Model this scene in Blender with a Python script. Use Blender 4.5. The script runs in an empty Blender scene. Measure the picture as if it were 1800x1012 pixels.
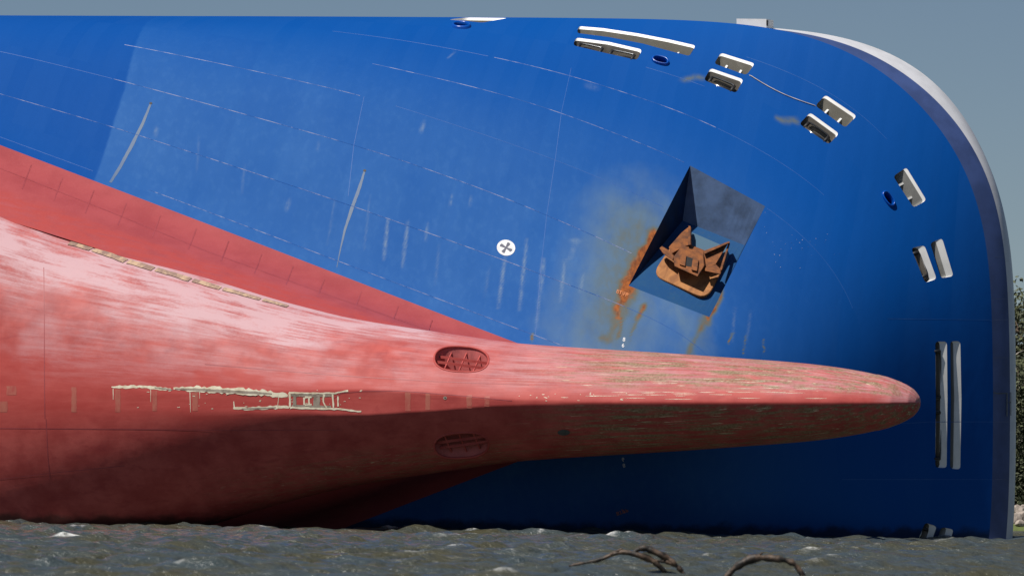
import bpy, bmesh, math, random
import numpy as np
from mathutils import Vector, Matrix
from mathutils.bvhtree import BVHTree
from mathutils.geometry import delaunay_2d_cdt

random.seed(7)
rng = np.random.default_rng(7)
scene = bpy.context.scene
COL = scene.collection

# ------------------------------------------------------------------ camera
W, H, FPX = 1800.0, 1012.0, 11400.0
CAM_H = 2.63
PITCH, ROLL = math.atan((839 - 506) / FPX), math.radians(1.0)
fwd = Vector((0, math.cos(PITCH), math.sin(PITCH)))
right0 = Vector((1, 0, 0)); up0 = right0.cross(fwd)
cright = (right0 * math.cos(ROLL) + up0 * math.sin(ROLL)).normalized()
cup = cright.cross(fwd).normalized()
CAM = Vector((0, 0, CAM_H))
cam_data = bpy.data.cameras.new('camera')
cam = bpy.data.objects.new('camera', cam_data); COL.objects.link(cam)
cam_data.sensor_width = 36.0
cam_data.lens = 36.0 * FPX / W
cam_data.clip_start = 1.0; cam_data.clip_end = 20000.0
cam.matrix_world = Matrix(((cright.x, cup.x, -fwd.x, CAM.x), (cright.y, cup.y, -fwd.y, CAM.y),
                           (cright.z, cup.z, -fwd.z, CAM.z), (0, 0, 0, 1)))
cam_data.dof.use_dof = True
cam_data.dof.focus_distance = 302.0
cam_data.dof.aperture_fstop = 1.8
scene.camera = cam

# ------------------------------------------------------------------ light
SUN_ELEV, SUN_LEFT = math.radians(62), math.radians(50)     # sun behind the camera, to the left, high
to_sun = Vector((-math.sin(SUN_LEFT) * math.cos(SUN_ELEV), -math.cos(SUN_LEFT) * math.cos(SUN_ELEV), math.sin(SUN_ELEV)))
world = bpy.data.worlds.new('World'); scene.world = world; world.use_nodes = True
wn = world.node_tree; wn.nodes.clear()
sky = wn.nodes.new('ShaderNodeTexSky'); sky.sky_type = 'NISHITA'; sky.sun_disc = False
sky.sun_elevation = SUN_ELEV
sky.sun_rotation = math.atan2(to_sun.x, to_sun.y)
sky.air_density = 0.6; sky.dust_density = 0.25; sky.ozone_density = 1.8
bg = wn.nodes.new('ShaderNodeBackground'); bg.inputs['Strength'].default_value = 0.052
wo = wn.nodes.new('ShaderNodeOutputWorld')
wn.links.new(sky.outputs[0], bg.inputs[0]); wn.links.new(bg.outputs[0], wo.inputs[0])
sun_d = bpy.data.lights.new('sun', 'SUN'); sun_d.energy = 5.0; sun_d.angle = math.radians(0.53)
sun_d.color = (1.0, 0.95, 0.88)
sun = bpy.data.objects.new('sun', sun_d); COL.objects.link(sun)
sun.rotation_euler = to_sun.to_track_quat('Z', 'Y').to_euler()
sun.location = (-100, 100, 200)

scene.view_settings.view_transform = 'Standard'; scene.view_settings.look = 'None'
scene.view_settings.exposure = 0.0; scene.view_settings.gamma = 1.0
scene.render.engine = 'CYCLES'
scene.cycles.use_denoising = True
scene.cycles.max_bounces = 6
scene.cycles.diffuse_bounces = 2

# ------------------------------------------------------------------ small maths
def ray(px, py):
    return (fwd + cright * ((px - W / 2) / FPX) - cup * ((py - H / 2) / FPX))

def at(px, py, dist):                      # world point at forward depth dist
    return CAM + ray(px, py) * dist

def on_level(px, py, z):
    d = ray(px, py); return CAM + d * ((z - CAM.z) / d.z)

# ship frame: F forward, T up in the picture (port side), U keel to deck
ANG = math.radians(74)
CROW = 707
d0 = ray(1190, CROW).normalized()
T_ax = (cup - d0 * cup.dot(d0)).normalized()
X_ax = d0.cross(T_ax).normalized()
F_ax = (X_ax * math.sin(ANG) - d0 * math.cos(ANG)).normalized()
U_ax = F_ax.cross(T_ax).normalized()
if U_ax.dot(X_ax) < 0: U_ax = -U_ax
O_pt = CAM + ray(1190, CROW) * 300.0
RS = np.array([F_ax, T_ax, U_ax])           # rows
UW = 9.5
def to_ship(p):
    v = RS @ np.array(p - O_pt); v[2] += UW; return v
def dir_ship(d): return RS @ np.array(d)
CS = to_ship(CAM)
ORG = O_pt - U_ax * UW
SHIP_M = Matrix(((F_ax.x, T_ax.x, U_ax.x, ORG.x), (F_ax.y, T_ax.y, U_ax.y, ORG.y), (F_ax.z, T_ax.z, U_ax.z, ORG.z), (0, 0, 0, 1)))
CR_S, CU_S, FW_S = dir_ship(cright), dir_ship(cup), dir_ship(fwd)
def pix_U(px, py, U):                       # picture point on the ship's level U
    d = dir_ship(ray(px, py)); return CS + d * ((U - CS[2]) / d[2])
def project(P):                             # ship points (n,3) to picture
    v = np.asarray(P) - CS
    z = v @ FW_S
    return np.stack([W / 2 + FPX * (v @ CR_S) / z, H / 2 - FPX * (v @ CU_S) / z], -1)

def cubic(x, y, xq):                        # natural cubic spline, y (n,...)
    x = np.asarray(x, float); y = np.asarray(y, float); n = len(x)
    h = np.diff(x)
    A = np.zeros((n, n)); B = np.zeros_like(y)
    A[0, 0] = A[-1, -1] = 1
    for i in range(1, n - 1):
        A[i, i - 1] = h[i - 1]; A[i, i] = 2 * (h[i - 1] + h[i]); A[i, i + 1] = h[i]
        B[i] = 6 * ((y[i + 1] - y[i]) / h[i] - (y[i] - y[i - 1]) / h[i - 1])
    M = np.linalg.solve(A, B.reshape(n, -1)).reshape(y.shape)
    k = np.clip(np.searchsorted(x, xq) - 1, 0, n - 2)
    e = (1,) * (y.ndim - 1)
    hh = h[k].reshape(-1, *e); a = (x[k + 1] - xq).reshape(-1, *e); b = (xq - x[k]).reshape(-1, *e)
    return (M[k] * a**3 + M[k + 1] * b**3) / (6 * hh) + (y[k] / hh - M[k] * hh / 6) * a + (y[k + 1] / hh - M[k + 1] * hh / 6) * b

def gsmooth(a, s, axis=0):
    r = int(3 * s) + 1; k = np.exp(-0.5 * (np.arange(-r, r + 1) / s) ** 2); k /= k.sum()
    a = np.moveaxis(a, axis, 0)
    lo = 2 * a[:1] - a[1:r + 1][::-1]; hi = 2 * a[-1:] - a[-r - 1:-1][::-1]
    p = np.concatenate([lo, a, hi], 0)
    out = sum(k[i] * p[i:i + len(a)] for i in range(2 * r + 1))
    return np.moveaxis(out, 0, axis)

def vnoise(x, y, seed=0):                   # smooth value noise in 0..1
    def hsh(i, j):
        n = (i * 374761393 + j * 668265263 + seed * 1442695041) & 0xffffffff
        n = ((n ^ (n >> 13)) * 1274126177) & 0xffffffff
        return ((n ^ (n >> 16)) & 0xffff) / 65535.0
    xi = np.floor(x).astype(np.int64); yi = np.floor(y).astype(np.int64)
    fx = x - xi; fy = y - yi; fx = fx * fx * (3 - 2 * fx); fy = fy * fy * (3 - 2 * fy)
    return (hsh(xi, yi) * (1 - fx) + hsh(xi + 1, yi) * fx) * (1 - fy) + (hsh(xi, yi + 1) * (1 - fx) + hsh(xi + 1, yi + 1) * fx) * fy
def fbm(x, y, o=4, seed=0):
    s = 0; a = 0.5
    for k in range(o): s = s + a * vnoise(x * 2**k, y * 2**k, seed + k); a *= 0.5
    return s / (1 - 0.5**o)
def sstep(a, b, x): t = np.clip((x - a) / (b - a), 0, 1); return t * t * (3 - 2 * t)

# ------------------------------------------------------------------ materials
def new_mat(name):
    m = bpy.data.materials.new(name); m.use_nodes = True
    nt = m.node_tree; nt.nodes.clear()
    out = nt.nodes.new('ShaderNodeOutputMaterial'); b = nt.nodes.new('ShaderNodeBsdfPrincipled')
    nt.links.new(b.outputs[0], out.inputs[0])
    return m, nt, b
class NB:
    def __init__(s, nt): s.nt = nt
    def n(s, t, **kw):
        x = s.nt.nodes.new(t)
        for k, v in kw.items(): setattr(x, k, v)
        return x
    def link(s, a, b): s.nt.links.new(a, b)
    def val(s, v, sock):
        if hasattr(v, 'is_output') or isinstance(v, bpy.types.NodeSocket): s.link(v, sock)
        else: sock.default_value = v
    def math(s, op, a, b=0.0, c=None, clamp=False):
        x = s.n('ShaderNodeMath', operation=op); x.use_clamp = clamp
        s.val(a, x.inputs[0]); s.val(b, x.inputs[1])
        if c is not None: s.val(c, x.inputs[2])
        return x.outputs[0]
    def mix(s, f, a, b, blend='MIX'):
        x = s.n('ShaderNodeMix', data_type='RGBA', blend_type=blend)
        s.val(f, x.inputs[0]); s.val(a if not isinstance(a, tuple) else (*a, 1), x.inputs[6]); s.val(b if not isinstance(b, tuple) else (*b, 1), x.inputs[7])
        return x.outputs[2]
    def co(s, scale=(1, 1, 1)):
        t = s.n('ShaderNodeTexCoord'); m = s.n('ShaderNodeMapping'); m.inputs['Scale'].default_value = scale
        s.link(t.outputs['Object'], m.inputs[0]); return m.outputs[0]
    def noise(s, co, scale=1.0, detail=4.0, rough=0.55, dist=0.0):
        x = s.n('ShaderNodeTexNoise'); x.inputs['Scale'].default_value = scale; x.inputs['Detail'].default_value = detail
        x.inputs['Roughness'].default_value = rough; x.inputs['Distortion'].default_value = dist
        s.link(co, x.inputs['Vector']); return x.outputs[0]
    def ramp(s, f, a, b):
        x = s.n('ShaderNodeMapRange'); x.interpolation_type = 'SMOOTHSTEP'
        s.val(f, x.inputs[0]); x.inputs[1].default_value = a; x.inputs[2].default_value = b; return x.outputs[0]
    def attr(s, name):
        x = s.n('ShaderNodeAttribute', attribute_name=name); return x.outputs['Fac']
    def sep(s, co):
        x = s.n('ShaderNodeSeparateXYZ'); s.link(co, x.inputs[0]); return x.outputs
    def bump(s, h, strength, dist, b):
        x = s.n('ShaderNodeBump'); x.inputs['Strength'].default_value = strength; x.inputs['Distance'].default_value = dist
        s.link(h, x.inputs['Height']); s.link(x.outputs[0], b.inputs['Normal'])

def simple_mat(name, col, rough=0.5, metal=0.0, var=0.25, scale=2.0, bump=0.0):
    m, nt, b = new_mat(name); q = NB(nt)
    n = q.noise(q.co(), scale, 5)
    dark = tuple(c * (1 - var) for c in col); lite = tuple(min(1, c * (1 + var)) for c in col)
    q.link(q.mix(q.ramp(n, 0.3, 0.7), dark, lite), b.inputs['Base Color'])
    b.inputs['Roughness'].default_value = rough; b.inputs['Metallic'].default_value = metal
    if bump: q.bump(n, bump, 0.03, b)
    return m

def mat_blue(name, base=(0.0008, 0.068, 0.305), pale=(0.046, 0.150, 0.395), fresh=(0.0006, 0.060, 0.290)):
    m, nt, b = new_mat(name); q = NB(nt)
    co = q.co(); s = q.sep(co)
    fade = q.attr('fade'); rust = q.attr('rust'); stk = q.attr('streak'); frs = q.attr('fresh')
    cl = q.noise(co, 0.35, 5); fine = q.noise(q.co((6, 1.2, 6)), 1.0, 5); grain = q.noise(co, 14.0, 3)
    vert = q.noise(q.co((3.2, 0.22, 3.2)), 1.0, 4)
    f = q.math('ADD', q.math('MULTIPLY', fade, q.ramp(cl, -0.9, 1.3)), q.math('MULTIPLY', q.ramp(vert, 0.45, 0.75), q.math('MULTIPLY', fade, 0.22)))
    c = q.mix(q.math('MINIMUM', f, 1.0), base, pale)
    c = q.mix(q.math('MULTIPLY', frs, 0.65), c, fresh)
    # every plate took the paint a little differently
    cb = q.n('ShaderNodeCombineXYZ'); q.link(q.math('FLOOR', q.math('DIVIDE', s[0], 2.9)), cb.inputs[0]); q.link(q.math('FLOOR', q.math('DIVIDE', q.math('ADD', s[2], .1), 2.0)), cb.inputs[2])
    q.link(q.math('SIGN', s[1]), cb.inputs[1])
    wn_ = q.n('ShaderNodeTexWhiteNoise'); q.link(cb.outputs[0], wn_.inputs['Vector'])
    c = q.mix(q.math('MULTIPLY', wn_.outputs[0], .13), c, (0.0005, 0.05, 0.27))
    cb2 = q.n('ShaderNodeCombineXYZ'); q.link(q.math('FLOOR', q.math('DIVIDE', s[0], .82)), cb2.inputs[0]); q.link(q.math('FLOOR', q.math('DIVIDE', s[2], 3.6)), cb2.inputs[2])
    wn2 = q.n('ShaderNodeTexWhiteNoise'); q.link(cb2.outputs[0], wn2.inputs['Vector'])
    c = q.mix(q.math('MULTIPLY', wn2.outputs[0], .05), c, pale)
    c = q.mix(q.math('MULTIPLY', q.ramp(grain, 0.35, 0.8), 0.10), c, (0.006, 0.10, 0.42))
    # chalky salt bloom
    hz = q.attr('haze'); soft = q.noise(q.co((.9, .35, .9)), 1.0, 4)
    c = q.mix(q.math('MINIMUM', q.math('MULTIPLY', hz, q.ramp(soft, 0.05, 0.8)), .85), c, (0.105, 0.185, 0.30))
    sf = q.math('MULTIPLY', stk, q.ramp(fine, 0.15, 0.75))
    c = q.mix(q.math('MINIMUM', sf, 0.7), c, (0.20, 0.28, 0.38))
    # rust: soft olive haze first, orange where it is thick
    rn = q.noise(q.co((2.2, 0.45, 2.2)), 1.0, 5, 0.55, 0.3)
    r1 = q.math('MULTIPLY', rust, q.math('ADD', q.math('MULTIPLY', q.ramp(rn, 0.2, 0.75), .55), 0.55))
    c = q.mix(q.math('MULTIPLY', q.ramp(r1, 0.0, 0.60), .80), c, (0.105, 0.145, 0.155))
    c = q.mix(q.math('MULTIPLY', q.ramp(r1, 0.30, 0.85), .80), c, (0.15, 0.125, 0.075))
    c = q.mix(q.ramp(r1, 0.62, 1.05), c, q.mix(q.ramp(fine, 0.3, 0.7), (0.16, 0.055, 0.025), (0.36, 0.11, 0.03)))
    gp = q.n('ShaderNodeNewGeometry'); gz = q.sep(gp.outputs['Position'])[2]
    wet = q.ramp(q.math('ADD', gz, q.math('MULTIPLY', q.noise(q.co((1.2, 1.2, 1.2)), 1.0, 4), -.9)), 0.30, -0.15)
    c = q.mix(q.math('MULTIPLY', wet, .75), c, (0.012, 0.016, 0.012))
    q.link(c, b.inputs['Base Color'])
    b.inputs['Roughness'].default_value = 0.68
    b.inputs['Specular IOR Level'].default_value = 0.06
    # plating slightly hollow between frames
    w = q.math('SINE', q.math('MULTIPLY', s[0], 7.4)); w2 = q.noise(q.co((1.3, .5, .5)), 1.0, 2)
    hgt = q.math('ADD', q.math('MULTIPLY', w, 0.11), q.math('MULTIPLY', w2, 1.1))
    q.bump(hgt, 0.36, 0.04, b)
    return m

def mat_red_side():
    m, nt, b = new_mat('antifouling_red_side'); q = NB(nt); co = q.co(); s = q.sep(co)
    n = q.noise(co, 0.6, 5); n2 = q.noise(q.co((0.6, 4, 4)), 1.0, 5); g = q.noise(co, 12, 3)
    c = q.mix(q.ramp(n, 0.3, 0.7), (0.33, 0.052, 0.058), (0.395, 0.070, 0.075))
    # patched, newer band low down
    c = q.mix(q.math('MULTIPLY', q.ramp(s[2], 6.4, 5.6), q.ramp(n2, 0.30, 0.62)), c, (0.40, 0.056, 0.052))
    c = q.mix(q.math('MULTIPLY', q.ramp(g, .45, .8), .15), c, (0.5, 0.16, 0.15))
    q.link(c, b.inputs['Base Color']); b.inputs['Roughness'].default_value = 0.6
    b.inputs['Specular IOR Level'].default_value = 0.3
    q.bump(q.noise(q.co((1.2, .6, .6)), 1.0, 3), 0.25, 0.03, b)
    return m

def mat_red_bulb():
    m, nt, b = new_mat('antifouling_red_worn'); q = NB(nt); co = q.co(); s = q.sep(co)
    wht = q.attr('scuff'); foul = q.attr('foul'); frs = q.attr('fresh')
    vee = q.attr('vee')
    def flow(a, k):
        cb = q.n('ShaderNodeCombineXYZ'); q.link(q.math('MULTIPLY', s[0], a), cb.inputs[0]); q.link(q.math('MULTIPLY', vee, k), cb.inputs[1]); return cb.outputs[0]
    n = q.noise(co, 0.8, 6, 0.6); n2 = q.noise(flow(0.30, 13.0), 1.0, 7, 0.68, 0.3); g = q.noise(co, 9, 4)
    lines = q.noise(flow(0.16, 48.0), 1.0, 5, 0.65)
    patch = q.noise(q.co((0.9, 2.2, 2.2)), 1.0, 5, 0.6, 0.6)
    c = q.mix(q.ramp(n, 0.3, 0.7), (0.36, 0.050, 0.045), (0.50, 0.095, 0.082))
    c = q.mix(q.math('MULTIPLY', q.ramp(patch, 0.50, 0.72), 0.55), c, (0.30, 0.035, 0.038))
    c = q.mix(q.math('MULTIPLY', frs, 0.8), c, q.mix(q.ramp(n2, .3, .7), (0.43, 0.050, 0.042), (0.52, 0.085, 0.072)))
    w = q.math('ADD', q.math('MULTIPLY', q.ramp(n2, 0.34, 0.64), 0.80), q.math('MULTIPLY', q.ramp(lines, 0.38, 0.62), 0.45))
    w = q.math('ADD', w, q.math('MULTIPLY', q.ramp(g, .3, .8), .2))
    w = q.math('MULTIPLY', w, wht)
    c = q.mix(q.math('MINIMUM', w, 0.88), c, (0.58, 0.38, 0.41))
    fl = q.noise(q.co((0.30, 5.5, 5.5)), 1.0, 6, 0.7, 0.2)
    fm = q.math('MULTIPLY', q.ramp(fl, 0.42, 0.62), foul)
    c = q.mix(q.math('MINIMUM', fm, 0.9), c, q.mix(q.ramp(g, .3, .7), (0.15, 0.115, 0.055), (0.30, 0.24, 0.14)))
    fl2 = q.noise(q.co((0.45, 9.0, 9.0)), 1.0, 5, 0.65)
    sm = q.math('MULTIPLY', q.ramp(fl2, 0.63, 0.67), foul)
    c = q.mix(q.math('MINIMUM', q.math('MULTIPLY', sm, 1.2), 0.9), c, (0.62, 0.52, 0.36))
    gp = q.n('ShaderNodeNewGeometry'); gz = q.sep(gp.outputs['Position'])[2]
    wet = q.ramp(q.math('ADD', gz, q.math('MULTIPLY', q.noise(q.co((1.2, 1.2, 1.2)), 1.0, 4), -.9)), 0.30, -0.15)
    c = q.mix(q.math('MULTIPLY', wet, .75), c, (0.012, 0.016, 0.012))
    q.link(c, b.inputs['Base Color']); b.inputs['Roughness'].default_value = 0.62
    b.inputs['Specular IOR Level'].default_value = 0.3
    h = q.math('ADD', q.noise(q.co((.9, .7, .7)), 1.0, 3), q.math('MULTIPLY', lines, 0.10))
    q.bump(h, 0.35, 0.05, b)
    return m

def mat_white(name, col=(0.86, 0.85, 0.82)):
    m, nt, b = new_mat(name); q = NB(nt)
    n = q.noise(q.co(), 1.2, 5); g = q.noise(q.co((1, 1, 6)), 2.0, 4)
    c = q.mix(q.ramp(n, 0.3, 0.75), col, tuple(x * .86 for x in col))
    c = q.mix(q.math('MULTIPLY', q.ramp(g, .55, .8), .25), c, (0.5, 0.47, 0.42))
    q.link(c, b.inputs['Base Color']); b.inputs['Roughness'].default_value = 0.45
    return m

def mat_rust(name, a=(0.13, 0.042, 0.018), bcol=(0.33, 0.115, 0.026)):
    m, nt, b = new_mat(name); q = NB(nt); co = q.co()
    n = q.noise(co, 2.2, 7, 0.62); n2 = q.noise(co, 22, 4)
    c = q.mix(q.ramp(n, 0.32, 0.66), a, bcol)
    c = q.mix(q.math('MULTIPLY', q.ramp(n2, .5, .8), .5), c, (0.07, 0.03, 0.02))
    q.link(c, b.inputs['Base Color']); b.inputs['Roughness'].default_value = 0.85
    q.bump(n2, 0.5, 0.015, b)
    return m

def mat_dash(name, base, mark, thr=(0.42, 0.55), along=1.3):
    m, nt, b = new_mat(name); q = NB(nt)
    n = q.noise(q.co((along, along * .4, along * .4)), 1.0, 6, 0.7)
    q.link(q.mix(q.ramp(n, *thr), base, mark), b.inputs['Base Color']); b.inputs['Roughness'].default_value = 0.55
    return m

M = {}
M['blue'] = mat_blue('hull_blue_paint')
M['red_side'] = mat_red_side(); M['red'] = mat_red_bulb()
M['white'] = mat_white('white_paint'); M['cream'] = mat_white('cream_paint', (0.74, 0.71, 0.64))
M['rust'] = mat_rust('rusted_steel', (0.10, 0.038, 0.018), (0.30, 0.10, 0.025))
M['steel'] = simple_mat('worn_dark_steel', (0.10, 0.105, 0.11), 0.28, 0.85)
M['roller'] = simple_mat('polished_roller_steel', (0.34, 0.31, 0.26), 0.22, 0.9)
M['black'] = simple_mat('black_rubber', (0.012, 0.012, 0.014), 0.6)
M['bluepart'] = simple_mat('blue_gloss_paint', (0.0015, 0.075, 0.40), 0.25, 0, 0.12)
M['weld'] = mat_dash('chalky_weld', (0.004, 0.09, 0.37), (0.34, 0.38, 0.54), (0.41, 0.62))
M['weld_faint'] = mat_dash('faint_weld', (0.002, 0.085, 0.36), (0.03, 0.125, 0.40), (0.40, 0.70))
M['weld_red'] = mat_dash('red_weld', (0.27, 0.038, 0.045), (0.35, 0.058, 0.065), (.3, .6))
M['tan'] = mat_dash('scraped_primer', (0.30, 0.19, 0.15), (0.58, 0.40, 0.26), (0.40, 0.62), 2.6)
M['cream_scar'] = mat_dash('bare_primer', (0.62, 0.50, 0.34), (0.85, 0.78, 0.60), (0.3, 0.6), 3.0)
M['grey_scar'] = mat_dash('bare_grey_steel', (0.20, 0.155, 0.115), (0.36, 0.30, 0.24), (0.3, 0.6), 3.0)
M['sand_scar'] = mat_dash('old_patch', (0.42, 0.075, 0.060), (0.46, 0.135, 0.095), (0.3, 0.6), 3.0)
M['mark_white'] = simple_mat('marking_white', (0.74, 0.75, 0.76), 0.6, 0, 0.14, 5)
M['mark_dark'] = simple_mat('marking_dark', (0.045, 0.05, 0.10), 0.5, 0, 0.1)
M['mark_orange'] = simple_mat('marking_orange', (0.62, 0.20, 0.06), 0.6, 0, 0.35, 6)
M['grime'] = mat_dash('grey_drain_stain', (0.050, 0.110, 0.235), (0.088, 0.140, 0.215), (0.3, 0.7), 2)

# ------------------------------------------------------------------ object helpers
def tag(o, label=None, cat=None, group=None, kind=None):
    if label: o['label'] = label
    if cat: o['category'] = cat
    if group: o['group'] = group
    if kind: o['kind'] = kind
    return o
def empty(name, loc=(0, 0, 0)):
    o = bpy.data.objects.new(name, None); COL.objects.link(o); o.location = loc; o.empty_display_size = 0.5; return o
def mesh_obj(name, verts, faces, mat, parent=None, smooth=False, normals=None, attrs=None):
    me = bpy.data.meshes.new(name)
    me.from_pydata([tuple(v) for v in verts], [], [tuple(f) for f in faces]); me.update()
    return finish(name, me, mat, parent, smooth, normals, attrs)
def finish(name, me, mat, parent, smooth, normals=None, attrs=None):
    if smooth: me.polygons.foreach_set('use_smooth', np.ones(len(me.polygons), bool))
    if attrs:
        for k, v in attrs.items():
            a = me.attributes.new(k, 'FLOAT', 'POINT'); a.data.foreach_set('value', np.asarray(v, np.float32))
    if normals is not None: me.normals_split_custom_set_from_vertices(np.asarray(normals).tolist())
    me.materials.append(mat)
    o = bpy.data.objects.new(name, me); COL.objects.link(o)
    if parent is not None: o.parent = parent
    return o
def np_mesh(name, V, quads):
    me = bpy.data.meshes.new(name)
    V = np.asarray(V, np.float32); Q = np.asarray(quads, np.int32); k = Q.shape[1]
    me.vertices.add(len(V)); me.vertices.foreach_set('co', V.ravel())
    me.loops.add(Q.size); me.loops.foreach_set('vertex_index', Q.ravel())
    me.polygons.add(len(Q)); me.polygons.foreach_set('loop_start', np.arange(0, Q.size, k, dtype=np.int32))
    me.update(calc_edges=True); me.validate(); return me

class Surf:
    """a grid of ship points that can be cut with picture-drawn holes"""
    def __init__(s, P):
        s.P = P; s.ni, s.nj = P.shape[:2]
        du = np.gradient(P, axis=0); dv = np.gradient(P, axis=1)
        n = np.cross(du, dv); n /= np.maximum(np.linalg.norm(n, axis=-1, keepdims=True), 1e-9)
        s.N = n
        s.px = project(P.reshape(-1, 3)).reshape(s.ni, s.nj, 2)
        s.holes = []
        s.bvh = None
    def orient(s, i, j):
        v = s.P[i, j] - CS
        if s.N[i, j] @ v > 0: s.N = -s.N; s.flip = True
        else: s.flip = False
        return s
    def tree(s):
        if s.bvh is None:
            i, j = np.meshgrid(np.arange(s.ni - 1), np.arange(s.nj - 1), indexing='ij')
            a = (i * s.nj + j).ravel()
            q = np.stack([a, a + s.nj, a + s.nj + 1, a + 1], -1)
            s.bvh = BVHTree.FromPolygons(s.P.reshape(-1, 3).tolist(), q.tolist())
        return s.bvh
    def hit(s, px, py):
        d = Vector(dir_ship(ray(px, py))).normalized()
        loc, nor, idx, dist = s.tree().ray_cast(Vector(CS), d)
        return loc, idx
    def ij(s, px, py):
        loc, idx = s.hit(px, py)
        if loc is None:
            k = np.argmin(((s.px - (px, py))**2).sum(-1)); i, j = divmod(k, s.nj); return float(i), float(j)
        i, j = divmod(idx, s.nj - 1)
        a, b, c, d = s.px[i, j], s.px[i + 1, j], s.px[i, j + 1], s.px[i + 1, j + 1]
        u = v = 0.5
        for _ in range(8):
            p = a * (1 - u) * (1 - v) + b * u * (1 - v) + c * (1 - u) * v + d * u * v
            Ju = (b - a) * (1 - v) + (d - c) * v; Jv = (c - a) * (1 - u) + (d - b) * u
            r = np.array((px, py)) - p; J = np.stack([Ju, Jv], -1)
            det = np.linalg.det(J)
            if abs(det) < 1e-9: break
            du = np.linalg.solve(J, r); u += du[0]; v += du[1]
            u = min(max(u, -.05), 1.05); v = min(max(v, -.05), 1.05)
        return i + u, j + v
    def ev(s, i, j, arr=None):
        arr = s.P if arr is None else arr
        i = min(max(i, 0), s.ni - 1.001); j = min(max(j, 0), s.nj - 1.001)
        a, b = int(i), int(j); u, v = i - a, j - b
        return arr[a, b] * (1 - u) * (1 - v) + arr[a + 1, b] * u * (1 - v) + arr[a, b + 1] * (1 - u) * v + arr[a + 1, b + 1] * u * v
    def at(s, px, py, off=0.0):
        i, j = s.ij(px, py); n = s.ev(i, j, s.N); n = n / np.linalg.norm(n)
        return s.ev(i, j) + n * off
    def nor(s, px, py):
        i, j = s.ij(px, py); n = s.ev(i, j, s.N); return n / np.linalg.norm(n)
    def add_hole_px(s, poly): s.holes.append([s.ij(*p) for p in poly]); return s.holes[-1]
    def build(s, name, mat, parent, attrs):
        ni, nj = s.ni, s.nj
        keep = np.ones((ni - 1, nj - 1), bool)
        rects = []
        for h in s.holes:
            a = np.array(h); r = [int(a[:, 0].min()) - 1, int(a[:, 0].max()) + 2, int(a[:, 1].min()) - 1, int(a[:, 1].max()) + 2]
            r = [max(r[0], 0), min(r[1], ni - 1), max(r[2], 0), min(r[3], nj - 1)]
            rects.append((r, [h]))
        merged = True
        while merged:
            merged = False
            for x in range(len(rects)):
                for y in range(x + 1, len(rects)):
                    A, B = rects[x][0], rects[y][0]
                    if A[0] <= B[1] and B[0] <= A[1] and A[2] <= B[3] and B[2] <= A[3]:
                        rects[x] = ([min(A[0], B[0]), max(A[1], B[1]), min(A[2], B[2]), max(A[3], B[3])], rects[x][1] + rects[y][1])
                        rects.pop(y); merged = True; break
                if merged: break
        V = [s.P.reshape(-1, 3)]; N = [s.N.reshape(-1, 3)]; AT = {k: [v.reshape(-1)] for k, v in attrs.items()}
        nv = ni * nj; tris = []
        for r, hs in rects:
            keep[r[0]:r[1], r[2]:r[3]] = False
            pts, gid, cons = [], [], []
            for i in range(r[0], r[1] + 1):
                for j in range(r[2], r[3] + 1): pts.append((float(i), float(j))); gid.append(i * nj + j)
            wj = r[3] - r[2] + 1
            loc = lambda i, j: (i - r[0]) * wj + (j - r[2])
            for i in range(r[0], r[1]): cons += [(loc(i, r[2]), loc(i + 1, r[2])), (loc(i, r[3]), loc(i + 1, r[3]))]
            for j in range(r[2], r[3]): cons += [(loc(r[0], j), loc(r[0], j + 1)), (loc(r[1], j), loc(r[1], j + 1))]
            for h in hs:
                b0 = len(pts)
                for p in h: pts.append((float(p[0]), float(p[1]))); gid.append(-1)
                cons += [(b0 + k, b0 + (k + 1) % len(h)) for k in range(len(h))]
            vo, eo, fo, ov, oe, of = delaunay_2d_cdt([Vector(p) for p in pts], cons, [], 0, 1e-5)
            mp = []
            for k, p in enumerate(vo):
                g = -1
                for o in ov[k]:
                    if gid[o] >= 0: g = gid[o]
                if g < 0:
                    g = nv; nv += 1
                    V.append(s.ev(p[0], p[1])[None]); N.append(s.ev(p[0], p[1], s.N)[None])
                    for kk, v in attrs.items(): AT[kk].append(np.array([s.ev(p[0], p[1], v)]))
                mp.append(g)
            polys = [np.array(h) for h in hs]
            for f in fo:
                c = sum((Vector(vo[x]) for x in f), Vector((0, 0))) / len(f)
                if any(inside(c, pl) for pl in polys): continue
                for k in range(1, len(f) - 1): tris.append((mp[f[0]], mp[f[k]], mp[f[k + 1]]))
        i, j = np.nonzero(keep); a = i * nj + j
        q = np.stack([a, a + nj, a + nj + 1, a + 1], -1)
        t1 = q[:, [0, 1, 2]]; t2 = q[:, [0, 2, 3]]
        V = np.concatenate(V); N = np.concatenate(N)
        tr = np.concatenate([t1, t2] + ([np.array(tris, int)] if tris else []))
        # wind every triangle with the outward normal
        fn = np.cross(V[tr[:, 1]] - V[tr[:, 0]], V[tr[:, 2]] - V[tr[:, 0]])
        bad = (fn * N[tr[:, 0]]).sum(-1) < 0
        tr[bad] = tr[bad][:, ::-1]
        ar = np.linalg.norm(fn, axis=-1); tr = tr[ar > 1e-9]
        me = np_mesh(name, V, tr)
        N = N / np.maximum(np.linalg.norm(N, axis=-1, keepdims=True), 1e-9)
        return finish(name, me, mat, parent, True, N, {k: np.concatenate(v) for k, v in AT.items()})

def inside(c, pl):
    x, y = c[0], c[1]; r = False; n = len(pl)
    for k in range(n):
        x1, y1 = pl[k]; x2, y2 = pl[(k + 1) % n]
        if (y1 > y) != (y2 > y) and x < (x2 - x1) * (y - y1) / (y2 - y1) + x1: r = not r
    return r

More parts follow.
